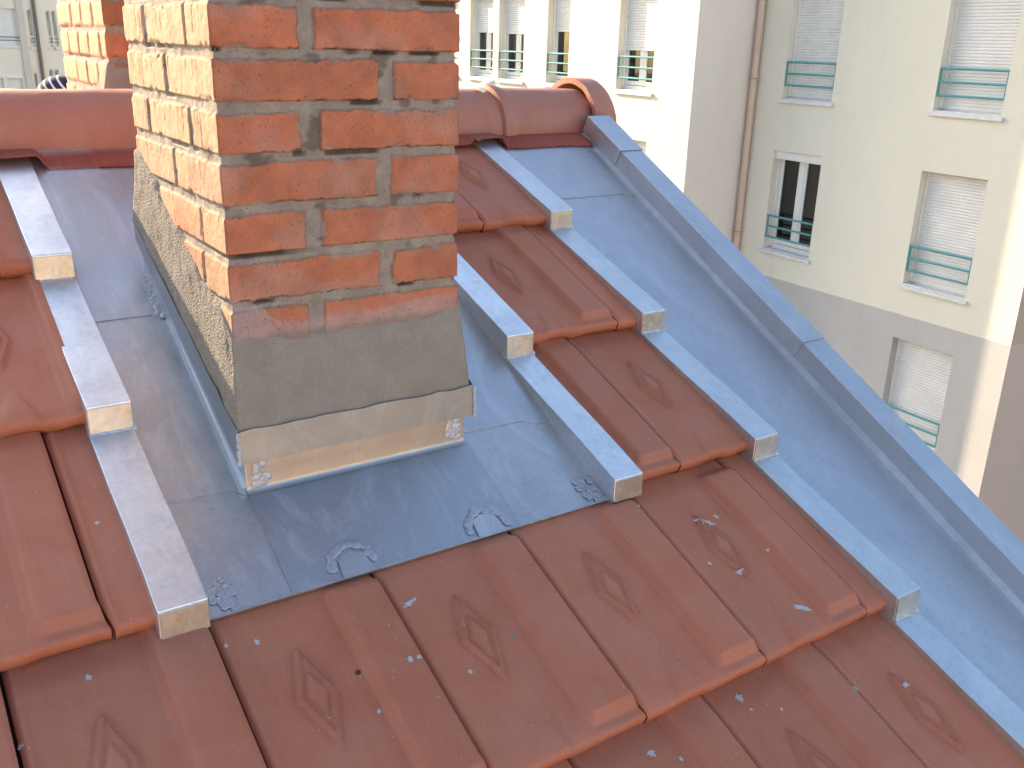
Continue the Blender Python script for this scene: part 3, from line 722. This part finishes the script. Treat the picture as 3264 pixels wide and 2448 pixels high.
        if smear and fc == 'F':    # cement wiped over the lowest bricks
            nz = fbm(np.full(NZ, p * 50), Zg * 16, seed + 91, 3)
            jag = (fbm(np.full(NZ, (p + Zg * .6) * 260), Zg * 20, seed + 92, 2) - .5) * .03
            edge = -.048 + .012 * fbm(np.full(NZ, p * 8), Zg * 0, 5, 2) + .040 * float(1 - sst(.03, .078, p)) + .012 * float(sst(.22, .36, p)) + jag * (float(1 - sst(.07, .1, p)) + .35)
            sm_ = sst(.004, -.004, Zg - edge)[:, None] * (.80 if p < .09 else .62)
            cc = cc * (1 - sm_) + np.array([.46, .335, .30]) * sm_
            lo = sst(-.050, -.062, Zg + (nz - .5) * .01)[:, None] * .8
            cc = cc * (1 - lo) + np.array([.28, .225, .18]) * lo
        Cc[i] = cc
        if fc == 'F': P[i] = np.stack([np.full(NZ, p), -H, Zg], -1)
        elif fc == 'L': P[i] = np.stack([-H, np.full(NZ, p), Zg], -1)
        elif fc == 'R': P[i] = np.stack([Wd + H, np.full(NZ, p), Zg], -1)
        else: P[i] = np.stack([np.full(NZ, p), Dp + H, Zg], -1)
        if fc == 'F' and p == 0: P[i][:, 0] = -H
        if fc == 'R' and p == 0: P[i][:, 1] = -H
        if fc == 'B' and i == len(xs) + len(ys) + 21: pass
    idx = np.arange(NP)[:, None] * NZ + np.arange(NZ - 1)[None, :]; nxt = (np.arange(NP)[:, None] + 1) % NP * NZ + np.arange(NZ - 1)[None, :]
    F = np.stack([idx, nxt, nxt + 1, idx + 1], -1).reshape(-1, 4).tolist()
    F.append(tuple((np.arange(NP) * NZ + NZ - 1).tolist()))
    V = P.reshape(-1, 3) + np.array(origin)
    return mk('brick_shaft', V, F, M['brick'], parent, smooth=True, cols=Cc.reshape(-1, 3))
def skirt(parent, x0, x1, y0, y1, rt_, rb_, out, rzf, stp, seed, mat='cement', amp=(.0005, .0009), outy=None):
    outy = out if outy is None else outy
    # ring grid from brick face (top) flaring to the drip strip (bottom)
    n = int((x1 - x0) / stp); m_ = int((y1 - y0) / stp)
    per = [(0, -1, x0 + (x1 - x0) * i / n, y0, 'F') for i in range(n)] + [(1, 0, x1, y0 + (y1 - y0) * i / m_, 'R') for i in range(m_)] + [(0, 1, x1 - (x1 - x0) * i / n, y1, 'B') for i in range(n)] + [(-1, 0, x0, y1 - (y1 - y0) * i / m_, 'L') for i in range(m_)]
    nv = int(.15 / stp) + 2; V = []
    cx, cy = (x0 + x1) / 2, (y0 + y1) / 2; N = len(per)
    A = np.array([(p[2], p[3]) for p in per])
    for q, (nxx, nyy, x, y, fc) in enumerate(per):
        for j in range(nv):
            f = j / (nv - 1); o_ = .0052 + (out - .0052) * f; oy_ = .0048 + (outy - .0048) * (f ** 1.05)
            # mitred offset: scale from centre
            X = cx + (x - cx) * (1 + o_ / ((x1 - x0) / 2)); Y = cy + (y - cy) * (1 + oy_ / ((y1 - y0) / 2))
            zt = rzf(y) + rt_ - (.015 * float(sst(0, .03, x - x0) ** 1) if fc == 'F' else 0); zb = rzf(Y) + rb_
            if j == 0: X = cx + (x - cx) * (1 - .004 / ((x1 - x0) / 2)); Y = cy + (y - cy) * (1 - .004 / ((y1 - y0) / 2)); zt += .007
            d = (vn(np.array([x * 110 + y * 110]), np.array([f * 16 + q * 0]), seed)[0] - .5) * (amp[1] if fc == 'L' else amp[0]) * 2
            d += (vn(np.array([(x + y) * 25]), np.array([f * 4]), seed + 3)[0] - .5) * .003
            irregular = (vn(np.array([(x + y) * 60]), np.array([3.0]), seed + 5)[0] - .5) * .006 + (vn(np.array([(x + y) * 18]), np.array([3.0]), seed + 6)[0] - .5) * .012 if fc != 'B' else 0
            V.append((X + nxx * d, Y + nyy * d, zt + (zb - zt) * f + irregular * (1 - f)))
    F = []
    for q in range(N):
        for j in range(nv - 1):
            a_ = q * nv + j; b_ = ((q + 1) % N) * nv + j; F.append((a_, a_ + 1, b_ + 1, b_))
    cc = np.zeros((len(V), 3)); cc[:, 0] = np.repeat([1.0 if p[4] == 'L' else 0.0 for p in per], nv)
    return mk('cement_skirt', V, F, M[mat], parent, smooth=True, cols=cc)
ch = empty('brick_chimney', 'large near red brick chimney with grey mortar and flared cement foot, left face in sunlight', 'chimney', (.195, .24, rz(.24)))
FR = {0: [(0, .2475), (.2715, .40)], 1: [(0, .122), (.1505, .40)], -1: [(0, .1215), (.149, .40)], 2: [(0, .246), (.271, .40)], 3: [(0, .1215), (.153, .40)], 4: [(0, .252), (.278, .40)], 5: [(0, .124), (.148, .40)]}
FR.update({6: FR[0], 7: FR[1]})
LR = {0: [(-1, .112), (.126, .241), (.256, .50)], 1: [(-1, .107), (.113, .345), (.37, .50)], -1: [(-1, .10), (.12, .235), (.25, .5)], 2: [(-1, .224), (.24, .50)], 3: [(-1, .121), (.137, .360), (.378, .50)], 4: [(-1, .233), (.249, .50)], 5: [(-1, .11), (.12, .33), (.35, .5)]}
LR.update({6: LR[0], 7: LR[1]})
FRn = {k: [(a_ if a_ > 0 else -1, b_) for a_, b_ in v] for k, v in FR.items()}
for i in range(8, 20): FRn[i] = FRn[i % 2]; LR[i] = LR[i % 2]
for i in range(-6, -1): FRn[i] = FRn[-1]; LR[i] = LR[-1]
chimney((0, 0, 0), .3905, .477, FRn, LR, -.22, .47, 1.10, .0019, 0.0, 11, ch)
skirt(ch, 0, .3905, 0, .477, .248, .094, .0160, rz, .0038, 21, outy=.0318)
mb = MB(); mb.box(-.05, .44, -.05, .527, 1.10, 1.17); mb.box(.08, .31, .1, .38, 1.17, 1.30); mb.build('crown_slab', M['cement'], ch, bevel=.006)

c2 = empty('brick_chimney', 'smaller second brick chimney behind the ridge left of the large one', 'chimney', (.32, 1.5, -.1))
F2 = {k: [(-1, .20), (.205, .6)] if k % 2 else [(-1, .40)] for k in range(-8, 20)}
L2 = {k: [(-1, .115), (.13, .245), (.26, .375), (.39, .7)] if k % 2 else [(-1, .06), (.075, .19), (.205, .32), (.335, .45), (.465, .7)] for k in range(-8, 20)}
chimney((.122, 1.21, 0), .40, .57, F2, L2, .10, .60, .95, .004, .03, 31, c2, False)
skirt(c2, .122, .522, 1.21, 1.78, .225 + .0, .10, .032, lambda y: zr - (y - 1.0) * math.tan(TH) - .0 + .0, .008, 41, 'cement')
mb = MB(); mb.box(.09, .555, 1.18, 1.81, .95, 1.0); mb.build('crown_slab', M['cement'], c2, bevel=.006)

# ------------------------------------------------------------ apartment building across the court
PH = R(87.1998); U_ = Vector((math.cos(PH), math.sin(PH), 0)); N_ = Vector((math.sin(PH), -math.cos(PH), 0)); O_ = Vector((13.406, 0, 0))
def fp(t, off, z): v = O_ + U_ * t + N_ * off; return (v.x, v.y, z)
def fbox(mb, t0, t1, o0, o1, z0, z1):
    return mb.hexa([fp(t0, o0, z0), fp(t1, o0, z0), fp(t1, o1, z0), fp(t0, o1, z0)], [fp(t0, o0, z1), fp(t1, o0, z1), fp(t1, o1, z1), fp(t0, o1, z1)])
def wall_open(mb, t0, t1, z0, z1, off, ops, depth=.24):
    ts = sorted({t0, t1} | {v for o_ in ops for v in o_[:2] if t0 < v < t1}); zs_ = sorted({z0, z1} | {v for o_ in ops for v in o_[2:4] if z0 < v < z1})
    for a_, b_ in zip(ts[:-1], ts[1:]):
        for c, d in zip(zs_[:-1], zs_[1:]):
            tm, zm = (a_ + b_) / 2, (c + d) / 2
            if any(o_[0] < tm < o_[1] and o_[2] < zm < o_[3] for o_ in ops): continue
            mb.add([fp(a_, off, c), fp(b_, off, c), fp(b_, off, d), fp(a_, off, d)], [(0, 3, 2, 1)])
    for (a_, b_, c, d) in ops:
        if not (z0 <= c < z1 or z0 < d <= z1): continue
        c2_, d2 = max(c, z0), min(d, z1)
        mb.add([fp(a_, off, c2_), fp(a_, off, d2), fp(a_, off + depth, d2), fp(a_, off + depth, c2_)], [(0, 3, 2, 1)])
        mb.add([fp(b_, off, c2_), fp(b_, off, d2), fp(b_, off + depth, d2), fp(b_, off + depth, c2_)], [(0, 1, 2, 3)])
        if c >= z0: mb.add([fp(a_, off, c), fp(b_, off, c), fp(b_, off + depth, c), fp(a_, off + depth, c)], [(0, 1, 2, 3)])
        if d <= z1: mb.add([fp(a_, off, d), fp(b_, off, d), fp(b_, off + depth, d), fp(a_, off + depth, d)], [(0, 3, 2, 1)])
H0, HO = -.46, 1.88
rightw = {'A0': (9.80, 10.96, 0), 'B0': (6.61, 7.77, 0), 'A1': (9.84, 11.0, -1), 'B1': (6.62, 7.78, -1), 'A2': (9.84, 11.0, -2), 'B2': (6.63, 7.79, -2)}
creamw = {'W1': (12.91, 14.06, 0), 'W2': (15.79, 16.66, 0), 'W3': (17.63, 18.78, 0), 'W4': (19.05, 20.20, 0), 'W5': (20.82, 21.97, 0), 'W6': (12.95, 14.1, -1)}
def opn(v): z = H0 + 2.8 * v[2]; return (v[0], v[1], z, z + HO)
BAND = -3.77
bd = empty('apartment_building', 'cream rendered apartment block with roller shutters and teal window rails across the court', 'building', fp(9, 0, -12))
ro = [opn(v) for v in rightw.values()]; cw = [opn(v) for v in creamw.values()]
mb = MB(); wall_open(mb, 5.73, 11.74, BAND, 5.2, 0, ro); wall_open(mb, 11.74, 27, -12, 5.2, -1.5, cw)
mb.add([fp(5.73, 0, 5.2), fp(11.74, 0, 5.2), fp(11.74, 11, 5.2), fp(5.73, 11, 5.2)], [(0, 1, 2, 3)]); mb.add([fp(11.74, -1.5, 5.2), fp(27, -1.5, 5.2), fp(27, 11, 5.2), fp(11.74, 11, 5.2)], [(0, 1, 2, 3)])
mb.add([fp(27, -1.5, -12), fp(27, 11, -12), fp(27, 11, 5.2), fp(27, -1.5, 5.2)], [(0, 1, 2, 3)]); mb.add([fp(27, 11, -12), fp(5.73, 11, -12), fp(5.73, 11, 5.2), fp(27, 11, 5.2)], [(0, 1, 2, 3)])
mb.build('wall', M['cream'], bd)
mb = MB(); wall_open(mb, 5.73, 11.74, -12, BAND, 0, ro); mb.build('lower_wall', M['greyband'], bd)
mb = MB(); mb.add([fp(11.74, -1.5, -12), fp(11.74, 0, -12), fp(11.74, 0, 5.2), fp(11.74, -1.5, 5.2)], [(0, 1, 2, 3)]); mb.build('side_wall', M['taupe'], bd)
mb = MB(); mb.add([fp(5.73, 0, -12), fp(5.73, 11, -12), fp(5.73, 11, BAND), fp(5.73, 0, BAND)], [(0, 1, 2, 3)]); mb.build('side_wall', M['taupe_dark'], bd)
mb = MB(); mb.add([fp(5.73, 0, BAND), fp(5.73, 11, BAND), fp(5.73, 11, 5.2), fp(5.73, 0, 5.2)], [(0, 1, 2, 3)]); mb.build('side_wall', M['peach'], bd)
mb = MB(); mb.tube([fp(11.62, -.10, -12), fp(11.62, -.10, 5.3)], .065, 14); 
for z in (-3.05, -.15, 2.7, -5.9): mb.tube([fp(11.62, -.10, z), fp(11.62, -.10, z + .05)], .078, 14)
dp = mb.build('downpipe', M['pipe'], bd, smooth=True); e2 = dp.modifiers.new('es', 'EDGE_SPLIT'); e2.split_angle = R(40)
for z in (-3.03, -.13, 2.72): mb = MB(); mb.tube([fp(11.62, -.10, z), fp(11.62, -.10, z + .012)], .081, 14); mb.build('pipe_clamp', M['rust'], dp)
def window(off, v, shut, mull='two', curtain=False, box=False):
    t0, t1, k = v; z0 = H0 + 2.8 * k; z1 = z0 + HO; f = off + .20
    mb = MB(); fw = .055
    fbox(mb, t0, t0 + fw, f, f + .05, z0 + .07, z1); fbox(mb, t1 - fw, t1, f, f + .05, z0 + .07, z1); fbox(mb, t0, t1, f - .002, f + .052, z0 + .02, z0 + .10); fbox(mb, t0 + fw, t1 - fw, f, f + .05, z1 - fw, z1)
    # shutter guide rails
    fbox(mb, t1 - .035, t1 - .002, f - .055, f - .004, z0 + .05, z1); fbox(mb, t0 + .002, t0 + .035, f - .055, f - .004, z0 + .05, z1)
    wn = mb.build('window', M['white'], bd, bevel=.004)
    tm = (t0 + t1) / 2; mb = MB()
    if mull == 'two':
        fbox(mb, tm - .055, tm + .055, f - .006, f + .045, z0 + .11, z1 - fw)
    for a_, b_ in (((t0 + fw, tm - .056), (tm + .056, t1 - fw)) if mull == 'two' else ((t0 + fw, t1 - fw),)):
        sw = .045; fbox(mb, a_ + .001, a_ + sw, f + .004, f + .04, z0 + .11, z1 - fw - .002); fbox(mb, b_ - sw, b_ - .001, f + .004, f + .04, z0 + .11, z1 - fw - .002); fbox(mb, a_ + sw, b_ - sw, f + .005, f + .039, z0 + .11, z0 + .19); fbox(mb, a_ + sw, b_ - sw, f + .005, f + .039, z1 - .13, z1 - fw - .002)
    mb.build('casement', M['white'], wn, bevel=.003)
    if shut > z0 + .3:
        mb = MB(); mb.add([fp(t0 + .05, f + .03, z0 + .1), fp(t1 - .05, f + .03, z0 + .1), fp(t1 - .05, f + .03, z1 - .05), fp(t0 + .05, f + .03, z1 - .05)], [(0, 3, 2, 1)]); mb.build('glass', M['glass'], wn)
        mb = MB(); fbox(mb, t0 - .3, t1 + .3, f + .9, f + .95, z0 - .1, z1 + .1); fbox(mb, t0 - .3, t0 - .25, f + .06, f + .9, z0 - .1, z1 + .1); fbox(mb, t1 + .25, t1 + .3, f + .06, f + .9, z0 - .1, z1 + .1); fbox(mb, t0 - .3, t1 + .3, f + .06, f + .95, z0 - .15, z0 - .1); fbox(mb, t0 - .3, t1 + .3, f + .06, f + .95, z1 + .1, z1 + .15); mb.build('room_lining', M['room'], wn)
        if curtain:
            V = []; nn = 60
            for i in range(nn):
                t = t0 + .08 + (t1 - t0 - .16) * i / (nn - 1); dd = .03 * math.sin(i * 1.1) + .012 * math.sin(i * 2.7)
                V += [fp(t, f + .16 + dd, z0 + .1), fp(t, f + .16 + dd, z1)]
            mk('curtain', V, gridfaces(nn, 2).tolist(), M['curtain'], wn, smooth=True)
    # roller shutter with rounded slats
    if shut < z1 - .02:
        V = []; zz = shut; pit = .048; prof_ = [(0, .0), (.10, .006), (.35, .011), (.65, .011), (.9, .006)]
        nrow = int((z1 - shut) / pit) + 1; L_ = []
        for r_ in range(nrow):
            for (a_, d) in prof_: L_.append((shut + .05 + (r_ + a_) * pit, f - .022 - d))
        L_ = [(shut, f - .030), (shut + .048, f - .030)] + [q for q in L_ if q[0] < z1]
        a_ = L_[0]
        for (z, d) in L_: V += [fp(t0 + .03, d, z), fp(t1 - .03, d, z)]
        V += [fp(t0 + .03, f - .012, z1 - .001), fp(t1 - .03, f - .012, z1 - .001), fp(t0 + .03, f - .012, shut), fp(t1 - .03, f - .012, shut)]
        nL = len(L_) + 2; F = [(2 * i, 2 * i + 2, 2 * i + 3, 2 * i + 1) for i in range(nL - 1)] + [(2 * nL - 2, 0, 1, 2 * nL - 1)]
        mk('roller_shutter', V, F, M['shutter'], wn)
    if box:
        mb = MB(); fbox(mb, t0 + .002, t1 - .002, off + .06, f - .002, z1 - .16, z1 - .002); mb.build('shutter_box', M['white'], wn, bevel=.004)
    mb = MB(); fbox(mb, t0 - .05, t1 + .05, off - .05, off - .001, z0 - .055, z0 + .0); fbox(mb, t0 + .002, t1 - .002, off + .001, f + .02, z0 - .0, z0 + .022); fbox(mb, t0 - .05, t1 + .05, off - .05, off - .044, z0 - .062, z0 - .0555)
    mb.build('sill', M['sill'], wn, bevel=.004)
    mb = MB()
    for dz_ in (.65, .45, .25): mb.tube([fp(t0 + .001, off + .03, z0 + dz_), fp(t1 - .001, off + .03, z0 + dz_)], .019, 10)
    mb.tube([fp(t1 - .02, off + .03, z0 + .235), fp(t1 - .02, off + .03, z0 + .665)], .017, 8); mb.tube([fp(t0 + .02, off + .03, z0 + .235), fp(t0 + .02, off + .03, z0 + .665)], .017, 8)
    mb.build('window_rail', M['teal'], wn)
    return wn
sh = {'A0': -.41, 'B0': -.41, 'A1': -1.45, 'B1': -3.2, 'A2': -6.0, 'B2': -6.0}
for k, v in rightw.items(): window(0, v, sh[k], 'two', False, k == 'A1')
sh = {'W1': .31, 'W2': .645, 'W3': .585, 'W4': .61, 'W5': -.40, 'W6': -3.2}
for k, v in creamw.items(): window(-1.5, v, sh[k], 'one' if k == 'W2' else 'two', k in ('W3', 'W4'))

# ------------------------------------------------------------ block at the far left
fb = empty('apartment_building', 'pale distant apartment block seen at the left above the ridge', 'building', (3, 48.6, -12))
def Kx(x): return CP[0] + 1.7 * (x - CP[0])
def Kz(z): return CP[2] + 1.7 * (z - CP[2])
FY = 48.6
wins = [(2.85, 3.66, .88, -.03), (3.955, 4.055, .88, -.06), (4.405, 4.50, .86, -.05), (4.545, 4.64, .86, -.05), (3.255, 3.62, -.78, -1.7), (2.75, 3.16, -.78, -1.7), (4.30, 4.40, -.63, -1.5), (4.44, 4.54, -.63, -1.5), (3.92, 4.0, -.72, -1.6)]
ops = [(Kx(a_), Kx(b_), Kz(d), Kz(c)) for a_, b_, c, d in wins]
def wall_y(mb, x0, x1, z0, z1, y, ops, depth=.22):
    ts = sorted({x0, x1} | {v for o_ in ops for v in o_[:2]}); zs_ = sorted({z0, z1} | {v for o_ in ops for v in o_[2:4]})
    for a_, b_ in zip(ts[:-1], ts[1:]):
        for c, d in zip(zs_[:-1], zs_[1:]):
            tm, zm = (a_ + b_) / 2, (c + d) / 2
            if any(o_[0] < tm < o_[1] and o_[2] < zm < o_[3] for o_ in ops): continue
            mb.add([(a_, y, c), (b_, y, c), (b_, y, d), (a_, y, d)], [(0, 1, 2, 3)])
    for (a_, b_, c, d) in ops: mb.add([(a_, y, c), (b_, y, c), (b_, y, d), (a_, y, d), (a_, y + depth, c), (b_, y + depth, c), (b_, y + depth, d), (a_, y + depth, d)], [(0, 4, 5, 1), (1, 5, 6, 2), (2, 6, 7, 3), (3, 7, 4, 0)])
mb = MB(); wall_y(mb, -4, 13, -12, 5.5, FY, ops); mb.add([(-4, FY, 5.5), (13, FY, 5.5), (13, FY + 10, 5.5), (-4, FY + 10, 5.5)], [(0, 1, 2, 3)]); mb.add([(-4, FY, -12), (-4, FY, 5.5), (-4, FY + 10, 5.5), (-4, FY + 10, -12)], [(0, 1, 2, 3)]); mb.add([(13, FY, -12), (13, FY + 10, -12), (13, FY + 10, 5.5), (13, FY, 5.5)], [(0, 1, 2, 3)])
mb.build('wall', M['pale'], fb)
mb = MB(); mb.box(Kx(3.70), Kx(3.86), FY - .12, FY, -12, 5.5); mb.build('pilaster', M['paleside'], fb)
mb = MB(); mb.tube([(Kx(4.128), FY - .1, -12), (Kx(4.128), FY - .1, 5.5)], .075, 10); mb.build('downpipe', M['rust'], fb)
for i, o_ in enumerate(ops):
    a_, b_, c, d = o_
    mb = MB(); mb.box(a_, b_, FY + .16, FY + .2, c, d); wn = mb.build('window', M['shutter' if i in (0, 4, 5) else 'white'], fb)
    if i in (1, 2, 3, 6, 7, 8):
        mb = MB(); mb.box(a_ + .03, b_ - .03, FY + .145, FY + .158, c + .5, d - .05); mb.build('glass', M['glass'], wn)
    if i in (0, 1, 2, 3):
        for q in (.22, .36): mb = MB(); mb.tube([(a_ - .0, FY - .06, c + q), (b_ + (.12 if i == 0 else 0), FY - .06, c + q)], .018, 8); mb.build('window_rail', M['rust'], wn)
    mb = MB(); mb.box(a_ - .06, b_ + .06, FY - .07, FY - .001, c - .10, c - .001); mb.build('sill', M['sill'], wn)
    if i in (4, 5): mb = MB(); mb.box(a_, b_, FY - .03, FY + .15, d - .12, d - .001); mb.build('shutter_box', M['white'], wn)

# ------------------------------------------------------------ unseen block added behind the camera for warm reflections in the zinc
bk = empty('apartment_building', 'unseen brown apartment block added behind the camera for warm reflected light', 'building', (0, -22, -12))
mb = MB(); mb.box(-22, 14, -32, -22, -12, 3); mb.build('wall', M['brown'], bk)
for i in range(9):
    for k in (-3, -2, -1, 0):
        mb = MB(); mb.box(-20 + i * 3.9, -18.8 + i * 3.9, -22.0, -21.9, k * 2.8 - .4, k * 2.8 + 1.4); mb.build('window', M['shutter'], bk)

# ------------------------------------------------------------ person behind the ridge
def person():
    DXP, DZP = -.045, .022
    t = empty('person', 'person in a dark striped knit cap, only the cap visible above the left ridge', 'person', (.30, 2.62, zr - .03 - 1.62 * math.tan(TH)))
    J = [((.30, 2.62, -.40), .135), ((.30, 2.60, -.22), .13), ((.295, 2.585, -.10), .14), ((.29, 2.57, -.03), .055), ((.285, 2.56, .06), .075), ((.283, 2.555, .115), .082), ((.283, 2.556, .165), .06)]
    V = [(j[0][0] + DXP, j[0][1], j[0][2] + DZP) for j in J]; rad = [j[1] for j in J]; E = [(i, i + 1) for i in range(len(J) - 1)]
    def chain(root, pts):
        last = root
        for p, r_ in pts: V.append((p[0] + DXP, p[1], p[2] + DZP)); rad.append(r_); E.append((last, len(V) - 1)); last = len(V) - 1
    for sg in (-1, 1):
        chain(2, [((.295 + sg * .16, 2.585, -.11), .06), ((.295 + sg * .20, 2.50, -.30), .045), ((.295 + sg * .13, 2.40, -.36), .034), ((.295 + sg * .09, 2.34, -.37), .03)])
        chain(0, [((.30 + sg * .09, 2.60, -.42), .085), ((.30 + sg * .13, 2.34, -.26), .06), ((.30 + sg * .12, 2.26, -.46), .042), ((.30 + sg * .12, 2.16, -.455), .035)])
    me = bpy.data.meshes.new('body'); off = wloc(t); me.from_pydata([tuple(Vector(v) - off) for v in V], E, []); me.materials.append(M['jacket'])
    o = bpy.data.objects.new('body', me); COL.objects.link(o); o.parent = t
    sk = o.modifiers.new('skin', 'SKIN'); sk.use_smooth_shade = True
    for i, r_ in enumerate(rad): me.skin_vertices[0].data[i].radius = (r_, r_)
    me.skin_vertices[0].data[0].use_root = True
    su = o.modifiers.new('sub', 'SUBSURF'); su.levels = 2; su.render_levels = 2
    V = []; n = 36; mm = 16
    for i in range(mm):
        f = i / (mm - 1) * math.pi * .56
        for k in range(n):
            a_ = 2 * math.pi * k / n; V.append((DXP + .283 + .104 * math.sin(f) * math.cos(a_), 2.555 + .115 * math.sin(f) * math.sin(a_), DZP + .092 + .113 * math.cos(f) + .004 * math.sin(a_ * 12) * (1 if i > 12 else 0)))
    F = []
    for i in range(mm - 1):
        for k in range(n): F.append((i * n + k, (i + 1) * n + k, (i + 1) * n + (k + 1) % n, i * n + (k + 1) % n))
    mk('cap', V, F, M['knit'], t, smooth=True)
person()

# ------------------------------------------------------------ bits lying on the tiles
bits = [(.147, -.09, .0075, 'm', 'large pale torn flake below the left end of the right apron solder ring'), (.205, -.158, .0030, 'm', 'tiny pale crumb on the lozenge of the tile under the middle of the apron'),
 (.268, -.201, .0046, 'g', 'round green-grey spot beside the lozenge below the middle of the apron'), (.098, -.186, .0045, 'm', 'pale flake just left of a dark tile joint below the apron'), (.112, -.187, .0040, 'm', 'narrow pale flake caught on the edge of the dark joint below the apron'),
 (.176, -.231, .0032, 'm', 'small pale crumb below the lozenge point under the middle of the apron'), (.028, -.236, .0030, 'm', 'faint pale crumb right of the brown spot, lower down its tile'), (.373, -.438, .0062, 'm', 'pale flake near the bottom middle of the picture on the lowest row'),
 (.41, -.464, .0032, 'm', 'small pale crumb near the bottom picture edge, middle'), (.74, -.123, .0115, 'm', 'long pale jagged splinter above a lozenge below the end of the middle batten'), (.773, -.12, .0048, 'm', 'small oval flake just right of the long jagged splinter'),
 (.807, -.222, .0034, 'm', 'tiny pale crumb on the roll of the tile near the right batten'), (.681, -.204, .0036, 'm', 'tiny pale crumb left of the lozenge below the middle batten'), (.721, -.239, .0055, 'm', 'pale blob at the lower point of the lozenge below the middle batten'),
 (.775, -.342, .0095, 'm', 'long pale drip near the butt of the tile below the middle batten'), (.63, -.052, .0034, 'm', 'pale grain beside the dark joint under the end of the middle batten'), (.709, .541, .0045, 'g', 'grey crumb below the lozenge right of the chimney'),
 (.862, 1.06, .0054, 'g', 'flat grey flake on the tile just below the ridge right of the chimney'), (.571, -.422, .0066, 'm', 'pale five-pointed flake on the lowest row right of the middle'), (.573, -.447, .0025, 'm', 'small crumb below the five-pointed flake'),
 (.621, -.467, .0028, 'm', 'small crumb left of a long joint on the lowest row'), (.77, -.492, .0045, 'm', 'pale sliver above the lozenge on the lowest row'), (.864, -.525, .0045, 'm', 'triangular pale chip near the lowest length of the right batten'),
 (-.296, -.044, .0045, 'm', 'bluish flake on the tile below the left batten'), (-.387, -.109, .0036, 'm', 'bluish drop on the rib at the lower left corner'), (-.124, -.065, .0030, 'm', 'bluish drop below the end of the left batten'),
 (-.082, -.071, .0042, 'm', 'faint splash right of the bluish drop below the left batten'), (-.231, .187, .0036, 'm', 'faint smear on the narrow tile beside the left batten'), (.027, -.17, .0042, 'd', 'dark brown round spot beside the leftmost full lozenge'), (.632, -.375, .0048, 'm', 'pale smear on the joint nose in the middle of the lower right')]
def surf_h(x, s):
    n = 3 - math.floor(s / G + 1e-9); xo = (x - X4 - (.5 * W if n % 2 else 0)) % W
    return float(tile_h(xo, s - sn(n)))
for i, (x, s, r_, ty, lab) in enumerate(bits):
    rg = random.Random(i * 7 + 1); n = 18; st = 1.0 if r_ < .007 else 1.9; rot = rg.uniform(0, 3); rot = 2.55 if r_ > .009 else rot
    Vb = []; Vt = []
    for k in range(n):
        a_ = 2 * math.pi * k / n; rr_ = r_ * (1 + (rg.uniform(-.45, .35) if ty == 'm' else rg.uniform(-.1, .1)))
        px, ps = rr_ * st * math.cos(a_), rr_ / st * math.sin(a_) * 1.1; qx, qs = px * math.cos(rot) - ps * math.sin(rot), px * math.sin(rot) + ps * math.cos(rot)
        h = surf_h(x + qx, s + qs); Vb.append(roof(x + qx, s + qs, h - .0004)); Vt.append(roof(x + qx * .86, s + qs * .86, h + .0007))
    mb = MB(); mb.prism(Vb, Vt)
    o = mb.build('flake', M[{'m': 'mortar_bit', 'g': 'green_bit', 'd': 'dark_bit'}[ty]]); tag(o, lab, 'debris', 'small flakes and spots scattered on the tiles')
